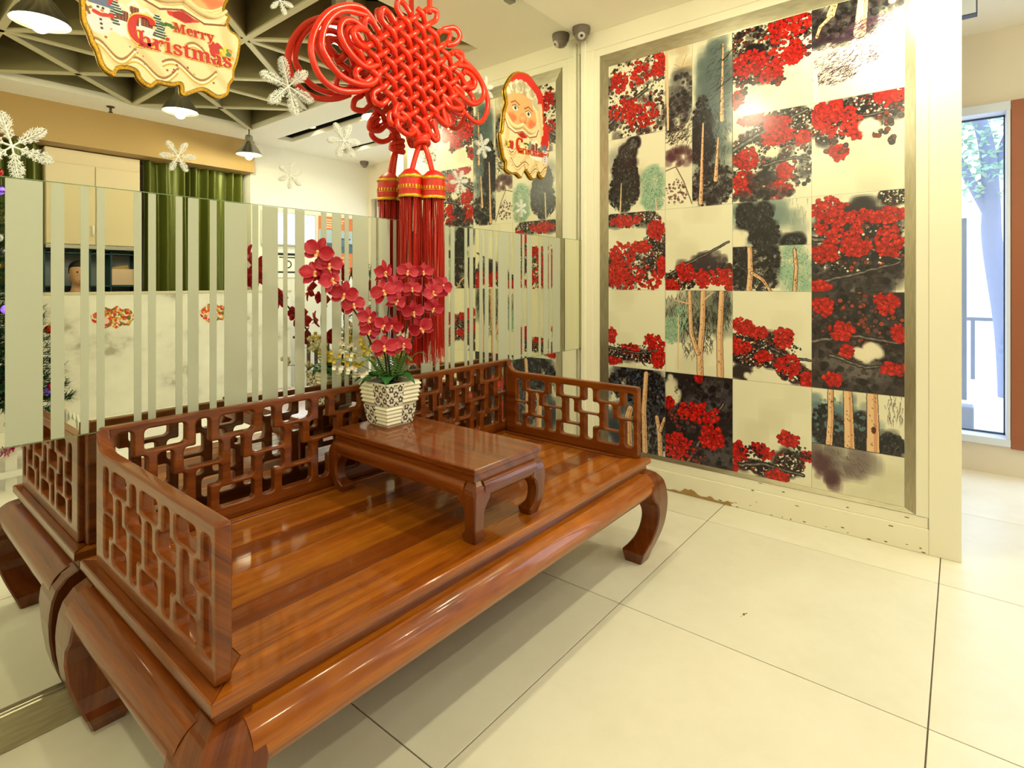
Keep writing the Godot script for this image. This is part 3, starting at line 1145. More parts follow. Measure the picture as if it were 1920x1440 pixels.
func build_orchid() -> void:
	var o := thing("orchid", "crimson moth orchid with many blooms in the cream pot", "orchid", V(-1.828, 0.885, 0.217))
	var pim := Image.create(64, 64, false, Image.FORMAT_RGB8)
	for y in 64:
		for x in 64:
			var q := absf(x / 63.0 - 0.5) * 2.0
			var s := y / 63.0
			var edge := clampf(maxf(q, s) * 6.0 - 5.0, 0, 1)
			var vein := 0.5 + 0.5 * sin(x * 0.9)
			var col := c8(190, 8, 44).lerp(c8(156, 4, 30), vein * 0.6).lerp(c8(236, 110, 134), edge * 0.75)
			pim.set_pixel(x, y, col.lerp(c8(230, 90, 110), clampf(0.25 - s, 0, 0.25) * 2.0))
	var pm := mat(Color(1, 1, 1), 0.5)
	pm.albedo_texture = tex(pim)
	pm.backlight_enabled = true
	pm.backlight = Color(0.16, 0.16, 0.16)
	var lip := mat(c8(240, 190, 120), 0.5)
	var stemm := mat(c8(52, 40, 26), 0.6)
	var leafm := mat(c8(34, 96, 40), 0.35)
	var org := V(-1.828, 0.885, 0.217)
	# blooms: x, y, z of the heads, world axes
	var heads := "-2.193,1.41,.27 -2.149,1.363,.27 -2.197,1.331,.25 -2.149,1.308,.28 -2.086,1.255,.27 -2.051,1.214,.28 -1.886,1.341,.25 -1.909,1.26,.28 -1.84,1.288,.24 -1.848,1.222,.28 -1.978,1.159,.27 -1.93,1.13,.3 -1.875,1.126,.29 -1.922,1.044,.3 -1.815,1.041,.28 -1.763,1.343,.25 -1.689,1.344,.27 -1.755,1.271,.27 -1.749,1.175,.27 -1.652,1.187,.29 -1.713,1.105,.28 -1.643,1.252,.27 -1.572,1.282,.26 -1.97,1.11,.27 -1.62,1.26,.25"
	var stems := [[V(-1.83, 0.885, 0.2), V(-1.9, 1.0, 0.22), V(-1.98, 1.13, 0.24), V(-2.07, 1.24, 0.26), V(-2.15, 1.35, 0.26), V(-2.185, 1.42, 0.26)], [V(-1.82, 0.885, 0.22), V(-1.86, 1.0, 0.24), V(-1.87, 1.12, 0.25), V(-1.86, 1.25, 0.25), V(-1.88, 1.35, 0.24)], [V(-1.8, 0.885, 0.2), V(-1.77, 1.0, 0.22), V(-1.75, 1.15, 0.24), V(-1.73, 1.28, 0.25), V(-1.7, 1.36, 0.25)], [V(-1.79, 0.885, 0.21), V(-1.74, 1.0, 0.22), V(-1.68, 1.14, 0.25), V(-1.62, 1.25, 0.25), V(-1.56, 1.3, 0.25), V(-1.53, 1.31, 0.25)], [V(-1.84, 0.885, 0.21), V(-1.88, 1.0, 0.25), V(-1.93, 1.05, 0.28)]]
	for s in stems:
		var b := MB.new()
		var pts := []
		for q in s:
			pts.append(q - org)
		b.tube(smooth_path(pts, 6), 0.0042, 6, false, 0.0028)
		put("stem", b, stemm, o)
	# one bloom, then copies
	var b := MB.new()
	for k in 3:
		_petal(b, 0.043, 0.017, 0.25, Transform3D(Basis(V(0, 0, 1), [0.0, 2.25, -2.25][k]), V(0, 0, -0.002)))
	for k in 2:
		_petal(b, 0.045, 0.029, 0.3, Transform3D(Basis(V(0, 0, 1), [1.3, -1.3][k]), V(0, 0, 0.002)))
	var bloom := b.mesh(pm)
	b = MB.new()
	_petal(b, 0.018, 0.009, -0.9, Transform3D(Basis(V(0, 0, 1), PI), V(0, 0.002, 0.006)))
	b.tube(PackedVector3Array([V(0, -0.002, 0.0), V(0, 0.003, 0.012)]), 0.004, 6)
	var lipm := b.mesh(lip)
	rng.seed = 77
	for h in heads.split(" "):
		var q := h.split(",")
		var at := V(float(q[0]), float(q[1]), float(q[2]))
		var m := put_mesh("bloom", bloom, o)
		# faces roughly towards the room, each its own way
		var f := V(-0.55 + rr(-0.55, 0.75), rr(-0.35, 0.3), 0.8)
		m.transform = Transform3D(Basis.looking_at(-f.normalized(), Vector3.UP).rotated(f.normalized(), rr(-0.5, 0.5)).scaled(Vector3.ONE * rr(0.95, 1.25)), at - org)
		put_mesh("lip", lipm, m)
	# broad leaves over the rim
	for k in 7:
		b = MB.new()
		var an: float = [2.2, 2.9, 0.4, 1.3, 3.9, 5.0, 1.7][k]
		var L: float = [0.15, 0.13, 0.16, 0.13, 0.12, 0.12, 0.15][k]
		var rows := []
		for i in 9:
			var s := i / 8.0
			var row := PackedVector3Array()
			for j in 5:
				var u := (j - 2) / 2.0
				var wd := 0.037 * sin(PI * clampf(0.12 + s * 0.88, 0, 1))
				row.append(V(cos(an), 0, -sin(an)) * (s * L) + V(sin(an), 0, cos(an)) * u * wd + V(0, 0.045 * sin(s * 2.6) - 0.025 * s + 0.008 * u * u, 0))
			rows.append(row)
		b.grid(rows)
		put("leaf", b, leafm, o)
	# fern fronds and sprays of small yellow and white flowers
	var fern := mat(c8(86, 134, 58), 0.6)
	for k in 9:
		b = MB.new()
		var an: float = [2.4, 2.9, 0.2, 0.7, 3.4, 1.1, 5.6, 2.0, 4.6][k]
		var pts := []
		for i in 6:
			var s := i / 5.0
			pts.append(V(cos(an) * (0.03 + 0.12 * s), 0.12 * sin(s * 2.0), -sin(an) * (0.03 + 0.12 * s)))
		var path := smooth_path(pts, 4)
		b.tube(path, 0.0012, 4)
		for i in range(3, path.size()):
			var d := (path[i] - path[i - 1]).normalized()
			var side := d.cross(Vector3.UP).normalized()
			for sg in [-1.0, 1.0]:
				var tip: Vector3 = path[i] + side * sg * 0.03 * (1.1 - float(i) / path.size()) + d * 0.014
				b.face(path[i] - d * 0.003, path[i] + d * 0.003, tip, tip - d * 0.004, path[i] - V(0, 1, 0))
		put("fern_frond", b, fern, o)
	var yel := mat(c8(226, 200, 70), 0.5)
	var wht := mat(c8(240, 232, 214), 0.5)
	for k in 8:
		var an: float = [2.6, 2.3, 0.3, 0.6, 0.1, 3.1, 2.9, 0.9][k]
		var hgt: float = [0.15, 0.1, 0.17, 0.12, 0.2, 0.06, 0.16, 0.15][k]
		var rad: float = [0.2, 0.24, 0.14, 0.17, 0.1, 0.25, 0.13, 0.1][k]
		var path := smooth_path([V(0, 0, 0), V(cos(an) * rad * 0.5, hgt * 0.7, -sin(an) * rad * 0.5), V(cos(an) * rad, hgt, -sin(an) * rad)], 6)
		b = MB.new()
		b.tube(path, 0.0016, 5)
		put("spray_stem", b, fern, o)
		b = MB.new()
		for q in 18:
			var c := path[6 + q % 7] + V(rr(-0.022, 0.022), rr(-0.015, 0.03), rr(-0.022, 0.022))
			for p in 5:
				var t := Transform3D(Basis(V(0, 0, 1), p * TAU / 5) * Basis(V(1, 0, 0), 0.5), c)
				b.face(t * V(0, 0, 0), t * V(0.005, 0.007, 0), t * V(0, 0.0135, 0.001), t * V(-0.005, 0.007, 0), c - V(0, 0, 1))
		put("spray_flowers", b, wht if k in [0, 4, 5] else yel, o).set_meta("kind", "stuff")

# ---------------------------------------------------------------- lattice of red cord
func path_of(s: String, z: float, dz: float) -> PackedVector3Array:
	var pts := []
	var parts := s.split(" ")
	for i in parts.size():
		var q := parts[i].split(",")
		pts.append(V(float(q[0]), float(q[1]), z + dz * sin(PI * i / (parts.size() - 1.0))))
	return smooth_path(pts, 7)

func build_knot() -> void:
	var k := thing("red_knot", "big red woven cord knot with looped ears and two tassels hanging before the mirror", "knot decoration")
	var R := 0.0132
	var zc := 0.066
	var e1 := Vector2(0.766, 0.643)
	var e2 := Vector2(-0.766, 0.643)
	var B := Vector2(-1.572, 2.022)
	var sp := 0.0575
	var n1 := 9
	var n2 := 8
	var at := func(i: float, j: float) -> Vector2: return B + e1 * (i * sp) + e2 * (j * sp)
	# strands along e1 and along e2, going over and under by turns
	for j in n2:
		var pts := []
		for q in range(-2, n1 * 4 - 1):
			var i := q / 4.0
			var p: Vector2 = at.call(i, j)
			pts.append(V(p.x, p.y, zc + 0.012 * cos(PI * (i + j))))
		var b := MB.new()
		b.tube(PackedVector3Array(pts), R, 9)
		put("cord_strand", b, M.rope, k, 0)
	for i in n1:
		var pts := []
		for q in range(-2, n2 * 4 - 1):
			var j := q / 4.0
			var p: Vector2 = at.call(i, j)
			pts.append(V(p.x, p.y, zc - 0.012 * cos(PI * (i + j))))
		var b := MB.new()
		b.tube(PackedVector3Array(pts), R, 9)
		put("cord_strand", b, M.rope, k, 0)
	# turns along the four edges
	var turns := []
	for j in range(0, n2 - 1, 2):
		turns.append([at.call(n1 - 0.5, j), at.call(n1 - 0.5, j + 1), e1])
		if j + 2 < n2:
			turns.append([at.call(-0.5, j + 1), at.call(-0.5, j + 2), -e1])
	for i in range(0, n1 - 1, 2):
		turns.append([at.call(i, n2 - 0.5), at.call(i + 1, n2 - 0.5), e2])
		turns.append([at.call(i + 1, -0.5), at.call(i + 2, -0.5), -e2])
	for t in turns:
		var a: Vector2 = t[0]
		var c: Vector2 = t[1]
		var o: Vector2 = t[2] * 0.05
		if a.distance_to(c) < 0.01:
			continue
		var b := MB.new()
		b.tube(smooth_path([V(a.x, a.y, zc), V(a.x + o.x * 0.8, a.y + o.y * 0.8, zc), V((a.x + c.x) / 2 + o.x * 1.35, (a.y + c.y) / 2 + o.y * 1.35, zc + 0.01), V(c.x + o.x * 0.8, c.y + o.y * 0.8, zc), V(c.x, c.y, zc)], 5), R, 9)
		put("cord_turn", b, M.rope, k, 0)
	# ears
	var ears := ["-1.791,2.438 -1.855,2.472 -1.935,2.455 -2.023,2.399 -2.083,2.317 -2.11,2.234 -2.099,2.164 -2.059,2.112 -1.986,2.089 -1.895,2.108 -1.828,2.143", "-1.828,2.455 -1.961,2.423 -2.042,2.343 -2.073,2.246 -2.047,2.19 -1.986,2.143 -1.895,2.136 -1.814,2.163 -1.762,2.231", "-1.841,2.388 -1.909,2.402 -1.961,2.379 -1.981,2.332 -1.961,2.284 -1.909,2.244 -1.841,2.226 -1.777,2.258", "-1.828,2.386 -1.895,2.373 -1.927,2.339 -1.909,2.308 -1.869,2.303 -1.828,2.328", "-1.327,2.274 -1.277,2.206 -1.219,2.162 -1.158,2.14 -1.108,2.162 -1.069,2.234 -1.074,2.305 -1.12,2.378 -1.19,2.428 -1.297,2.464", "-1.316,2.288 -1.258,2.249 -1.19,2.227 -1.129,2.268 -1.116,2.322 -1.15,2.378 -1.211,2.414 -1.277,2.41", "-1.242,2.344 -1.211,2.311 -1.178,2.32 -1.17,2.356 -1.199,2.384 -1.242,2.393", "-1.382,2.216 -1.364,2.171 -1.308,2.171 -1.27,2.199 -1.327,2.239", "-1.447,2.13 -1.39,2.083 -1.371,2.087 -1.393,2.182", "-1.382,2.555 -1.327,2.575 -1.297,2.545 -1.316,2.503 -1.353,2.486", "-1.667,2.114 -1.697,2.058 -1.651,2.044 -1.604,2.08", "-1.667,2.077 -1.688,1.999 -1.62,1.977 -1.555,2.028", "-1.505,2.077 -1.461,1.992 -1.432,2.008 -1.447,2.091"]
	for i in ears.size():
		var b := MB.new()
		b.tube(path_of(ears[i], zc, 0.02 if i % 2 == 0 else 0.035), R, 9)
		put("cord_loop", b, M.rope, k, 0)
	# hanging cord to the ceiling
	var b := MB.new()
	b.tube(PackedVector3Array([V(-1.47, 2.6, zc), V(-1.47, 2.8, zc), V(-1.47, 3.01, zc)]), R, 9)
	put("hanging_cord", b, M.rope, k, 0)
	# end knot: a bound turn of cord
	b = MB.new()
	for q in 3:
		var ring := PackedVector3Array()
		for s in 16:
			var g := TAU * s / 16
			ring.append(V(-1.54 + cos(g) * (0.03 - q * 0.002), 1.968 + (q - 1) * 0.017 + 0.012 * sin(g + q), 0.09 + sin(g) * 0.026))
		b.tube(ring, R * 1.1, 8, true)
	b.tube(smooth_path([V(-1.588, 2.03, zc), V(-1.56, 2.0, 0.08), V(-1.545, 1.95, 0.09)], 5), R * 1.3, 8)
	put("end_knot", b, M.rope, k, 0)
	# two tassels
	for s in 2:
		var c: Vector3 = [V(-1.598, 1.80, 0.078), V(-1.522, 1.795, 0.15)][s]
		b = MB.new()
		b.tube(smooth_path([V(-1.54, 1.965, 0.09), (V(-1.54, 1.965, 0.09) + c) / 2 + V(0, 0.02, 0), c + V(0, 0.0, 0)], 5), R * 0.95, 8)
		put("tassel_cord", b, M.rope, k, 0)
		var ta := Transform3D(Basis(), c)
		b = MB.new()
		b.lathe([Vector2(0.012, 0.028), Vector2(0.03, 0.02), Vector2(0.05, 0.0), Vector2(0.055, -0.012), Vector2(0.056, -0.105), Vector2(0.05, -0.108)], 28, ta)
		put("tassel_cap", b, M.thread, k)
		for q in 2:
			b = MB.new()
			var yy: float = [-0.012, -0.102][q]
			b.lathe([Vector2(0.0565, yy + 0.007), Vector2(0.0585, yy + 0.003), Vector2(0.0585, yy - 0.003), Vector2(0.0565, yy - 0.007)], 28, ta)
			put("gold_band", b, M.gold, k)
		b = MB.new()
		for q in 24:
			var g := TAU * q / 24
			b.box(V(0.0572, -0.058, 0), V(0.0016, 0.014, 0.008), 0.0, ta * Transform3D(Basis(Vector3.UP, g), Vector3.ZERO))
			b.box(V(0.0572, -0.069, 0), V(0.0016, 0.002, 0.015), 0.0, ta * Transform3D(Basis(Vector3.UP, g), Vector3.ZERO))
		put("gold_braid", b, M.gold, k)
		# threads
		b = MB.new()
		rng.seed = 900 + s
		for q in 125:
			var g := rr(0, TAU)
			var r := 0.05 * sqrt(rr(0.55, 1.0))
			var L := rr(0.74, 0.79) if s == 0 else rr(0.66, 0.78)
			var p0 := c + V(cos(g) * r, -0.1, sin(g) * r)
			var p1 := p0 + V(rr(-0.012, 0.012), -L, rr(-0.012, 0.012))
			b.tube(PackedVector3Array([p0, p0.lerp(p1, 0.5) + V(rr(-0.004, 0.004), 0, rr(-0.004, 0.004)), p1]), 0.0017, 3)
		var th := put("fringe", b, M.thread if s == 1 else M.thread, k)
		th.set_meta("kind", "stuff")

# ---------------------------------------------------------------- painting
var stamps := {}

func disc(r: float, c: Color, soft := 1.0) -> Image:
	var key := "d%.1f%s%.1f" % [r, c.to_html(), soft]
	if stamps.has(key):
		return stamps[key]
	var s := int(ceil(r * 2 + 2))
	var im := Image.create(s, s, false, Image.FORMAT_RGBA8)
	for y in s:
		for x in s:
			var d := Vector2(x + 0.5 - s / 2.0, y + 0.5 - s / 2.0).length()
			im.set_pixel(x, y, Color(c.r, c.g, c.b, c.a * clampf((r - d) / soft + 0.5, 0, 1)))
	stamps[key] = im
	return im

func dab(im: Image, st: Image, x: float, y: float) -> void:
	im.blend_rect(st, Rect2i(0, 0, st.get_width(), st.get_height()), Vector2i(int(x - st.get_width() / 2.0), int(y - st.get_height() / 2.0)))

func flower_stamp(k: int, s: int, ca: Color, cb: Color, ink: Color) -> Image:
	var key := "f%d_%d%s" % [k, s, ca.to_html()]
	if stamps.has(key):
		return stamps[key]
	var im := Image.create(s, s, false, Image.FORMAT_RGBA8)
	var ph := k * 0.7
	for y in s:
		for x in s:
			var d := Vector2(x + 0.5 - s / 2.0, y + 0.5 - s / 2.0)
			d.y *= 1.0 + 0.18 * sin(k * 1.7)
			var a := d.angle() + ph
			var lobe := 0.66 + 0.34 * pow(absf(cos(a * 2.5)), 0.6)
			var R := s * 0.48 * lobe * (1.0 + 0.08 * sin(a * 9.0 + k))
			var r := d.length() / R
			if r > 1.0:
				continue
			var c := cb.lerp(ca, clampf(r * 1.5, 0, 1))
			if r > 0.9 or absf(cos(a * 2.5)) < 0.16:
				c = c.lerp(ink, 0.75)
			if r < 0.25 and sin(x * 2.1) * sin(y * 1.7) > 0.1:
				c = ink
			im.set_pixel(x, y, c)
	stamps[key] = im
	return im

func spread(e: Array) -> Vector2:
	var a := rng.randf() * TAU
	var r := sqrt(rng.randf())
	return Vector2(e[0] + cos(a) * r * e[2], e[1] + sin(a) * r * e[3])

# regions are ellipses [x, y, rx, ry] in fractions of the panel
func in_px(im: Image, e: Array) -> Array:
	return [e[0] * im.get_width(), e[1] * im.get_height(), e[2] * im.get_width(), e[3] * im.get_height()]

func petal_stamp(k: int) -> Image:
	var key := "p%d" % k
	if stamps.has(key):
		return stamps[key]
	var s := 26
	var im := Image.create(s, s, false, Image.FORMAT_RGBA8)
	var a := k * 0.6
	var w := 5.0 + (k % 4) * 0.9
	var L := 8.5 + (k % 3) * 1.4
	var base: Color = [c8(228, 38, 22), c8(214, 30, 20), c8(236, 56, 34), c8(194, 22, 18), c8(222, 34, 26)][k % 5]
	for y in s:
		for x in s:
			var d := Vector2(x + 0.5 - s / 2.0, y + 0.5 - s / 2.0).rotated(-a)
			var r := pow(absf(d.x) / L, 2.3) + pow(absf(d.y + 1.2 * sin(d.x * 0.5 + k)) / w, 2.0)
			if r > 1.0:
				continue
			var c := base.lerp(c8(122, 10, 12), clampf(0.35 - d.x / L * 0.5, 0, 0.6))
			if r > 0.72:
				c = c.lerp(c8(48, 8, 10), 0.8 if d.y > -1.0 else 0.35)
			im.set_pixel(x, y, c)
	stamps[key] = im
	return im

func blooms(im: Image, regs: Array, n: int, _size := 34) -> void:
	for e in regs:
		var q := in_px(im, e)
		var m := int(n * 5.5)
		for k in m:
			# petals gather round a few hearts inside the region
			var p := spread(q)
			dab(im, petal_stamp(rng.randi() % 30), p.x, p.y)
			if k % 5 == 0:
				dab(im, disc([1.5, 2.0, 3.0][k % 3], c8(30, 10, 12)), p.x + rr(-6, 6), p.y + rr(-6, 6))
		for k in int(n * 0.8):
			var g := rng.randf() * TAU
			var p := Vector2(q[0] + cos(g) * (q[2] + 4), q[1] + sin(g) * (q[3] + 4))
			dab(im, petal_stamp(rng.randi() % 30), p.x, p.y)

func buds(im: Image, regs: Array, n: int) -> void:
	for e in regs:
		var q := in_px(im, e)
		for k in n:
			var p := spread(q)
			var r := rr(3, 8)
			dab(im, disc(snappedf(r + 1.6, 1.0), c8(26, 18, 22)), p.x, p.y)
			dab(im, disc(snappedf(r, 1.0), [c8(120, 52, 40), c8(84, 60, 58), c8(150, 60, 44), c8(58, 44, 48)][k % 4]), p.x, p.y)

func wash(im: Image, regs: Array, n: int, c: Color, r0 := 14.0, r1 := 30.0) -> void:
	for e in regs:
		var q := in_px(im, e)
		for k in n:
			var p := spread(q)
			var r := snappedf(rr(r0, r1), 6.0)
			dab(im, disc(r, c, r * 0.7), p.x, p.y)

func specks(im: Image, regs: Array, n: int, c: Color, r0 := 1.0, r1 := 3.0) -> void:
	for e in regs:
		var q := in_px(im, e)
		for k in n:
			var p := spread(q)
			dab(im, disc(snappedf(rr(r0, r1), 0.5), c), p.x, p.y)

func line(im: Image, pts: Array, w0: float, w1: float, c: Color) -> void:
	for i in pts.size() - 1:
		var a := Vector2(pts[i][0] * im.get_width(), pts[i][1] * im.get_height())
		var b := Vector2(pts[i + 1][0] * im.get_width(), pts[i + 1][1] * im.get_height())
		var n := int(a.distance_to(b) / maxf(1.0, minf(w0, w1) * 0.5)) + 1
		for k in n + 1:
			var t := (i + float(k) / n) / (pts.size() - 1)
			var p := a.lerp(b, float(k) / n)
			dab(im, disc(snappedf(lerpf(w0, w1, t), 0.5), c), p.x, p.y)

func hatch(im: Image, regs: Array, n: int, c: Color, dir: float, len := 20.0, spreadang := 0.5) -> void:
	for e in regs:
		var q := in_px(im, e)
		for k in n:
			var p := spread(q)
			var a := dir + rr(-spreadang, spreadang)
			var L := rr(len * 0.5, len)
			var m := int(L / 1.3)
			for s in m:
				dab(im, disc(snappedf(1.3 - 0.8 * s / m, 0.5), c), p.x + cos(a) * s * 1.3, p.y + sin(a) * s * 1.3)

func trunk(im: Image, pts: Array, w: float, w1 := -1.0) -> void:
	if w1 < 0:
		w1 = w * 0.8
	line(im, pts, w + 2.0, w1 + 2.0, c8(70, 44, 36))
	line(im, pts, w, w1, c8(224, 186, 142))
	var sh := []
	for p in pts:
		sh.append([p[0] + w * 0.45 / im.get_width(), p[1]])
	line(im, sh, w * 0.3, w1 * 0.3, c8(206, 150, 108))
	for k in int(pts.size() * 5):
		var i := rng.randi() % (pts.size() - 1)
		var t := rng.randf()
		var x: float = lerpf(pts[i][0], pts[i + 1][0], t) + rr(-0.5, 0.5) * w / im.get_width()
		var y: float = lerpf(pts[i][1], pts[i + 1][1], t)
		for s in 2 + k % 4:
			dab(im, disc(1.0, c8(90, 56, 44)), x * im.get_width() + s * (0.9 if k % 2 == 0 else 0.2), y * im.get_height() + s * 0.9)

func branch(im: Image, pts: Array, w: float) -> void:
	var fine := []
	for i in pts.size() - 1:
		for k in 12:
			var t := k / 12.0
			fine.append([lerpf(pts[i][0], pts[i + 1][0], t) + rr(-0.006, 0.006), lerpf(pts[i][1], pts[i + 1][1], t) + rr(-0.006, 0.006)])
	for pas in 2:
		for i in fine.size() - 1:
			var k := 1.0 - 0.5 * i / fine.size()
			if pas == 0:
				line(im, [fine[i], fine[i + 1]], w * k + 2.0, w * k + 2.0, c8(40, 32, 34))
			else:
				line(im, [fine[i], fine[i + 1]], maxf(w * k * 0.5, 1.5), maxf(w * k * 0.5, 1.5), [c8(112, 104, 98), c8(130, 122, 112), c8(98, 90, 86)][i % 3])

func rough_ink(im: Image, regs: Array, n: int) -> void:
	for e in regs:
		var q := in_px(im, e)
		for k in n:
			var p := spread(q)
			dab(im, disc([3.0, 5.0, 8.0, 11.0][k % 4], [Color(0.1, 0.08, 0.1, 0.5), Color(0.36, 0.32, 0.32, 0.28), Color(0.2, 0.14, 0.16, 0.5), Color(0.05, 0.04, 0.06, 0.6), Color(0.5, 0.45, 0.42, 0.16)][k % 5], 3.0), p.x, p.y)
	hatch(im, regs, n / 8, Color(0.5, 0.46, 0.44, 0.3), 0.3, 16.0, 1.5)

const CREAM := Color(0.89, 0.87, 0.77)
const INK := Color(0.13, 0.1, 0.11, 0.85)
const INKS := Color(0.12, 0.1, 0.12, 0.4)
const SALMON := Color(0.89, 0.7, 0.52)
const GREENW := Color(0.5, 0.62, 0.54, 0.35)

func foliage_dark(im: Image, regs: Array, n: int) -> void:
	wash(im, regs, n, Color(0.16, 0.13, 0.15, 0.4), 12, 18)
	for e in regs:
		var q := in_px(im, e)
		for k in n * 5:
			var p := spread([q[0], q[1], q[2] * 1.1, q[3] * 1.05])
			dab(im, disc([2.5, 3.5, 5.0, 7.0][k % 4], [Color(0.1, 0.08, 0.1, 0.8), Color(0.18, 0.15, 0.17, 0.6), Color(0.07, 0.06, 0.08, 0.9)][k % 3]), p.x, p.y)
	hatch(im, regs, n * 2, Color(0.06, 0.05, 0.07, 0.8), PI / 2, 20.0, 0.9)
	hatch(im, regs, n, Color(0.45, 0.46, 0.46, 0.35), PI / 2, 16.0, 0.9)

func foliage_green(im: Image, regs: Array, n: int) -> void:
	wash(im, regs, n, Color(0.55, 0.68, 0.58, 0.45), 10, 20)
	specks(im, regs, n * 8, Color(0.35, 0.48, 0.4, 0.6), 1, 2)
	specks(im, regs, n * 4, Color(0.74, 0.8, 0.7, 0.6), 1, 2)

func dense_bloom(im: Image, regs: Array, n: int) -> void:
	wash(im, regs, n / 2, Color(0.14, 0.11, 0.12, 0.55), 12, 24)
	for e in regs:
		var q := in_px(im, e)
		for k in n * 4:
			var p := spread([q[0], q[1], q[2] * 1.06, q[3] * 1.06])
			dab(im, disc([2.5, 4.0, 6.0, 8.0][k % 4], [Color(0.08, 0.06, 0.08, 0.85), Color(0.2, 0.15, 0.17, 0.7), Color(0.42, 0.36, 0.34, 0.55), Color(0.1, 0.08, 0.09, 0.9), Color(0.3, 0.12, 0.11, 0.7)][k % 5]), p.x, p.y)
	buds(im, regs, n)
	hatch(im, regs, n, Color(0.78, 0.74, 0.62, 0.75), -0.6, 12.0, 0.9)
	hatch(im, regs, n, Color(0.05, 0.04, 0.05, 0.8), -0.4, 14.0, 1.2)
	specks(im, regs, n, CREAM, 1.5, 4)
	specks(im, regs, n * 2, Color(0.06, 0.05, 0.06, 0.9), 1.5, 4)

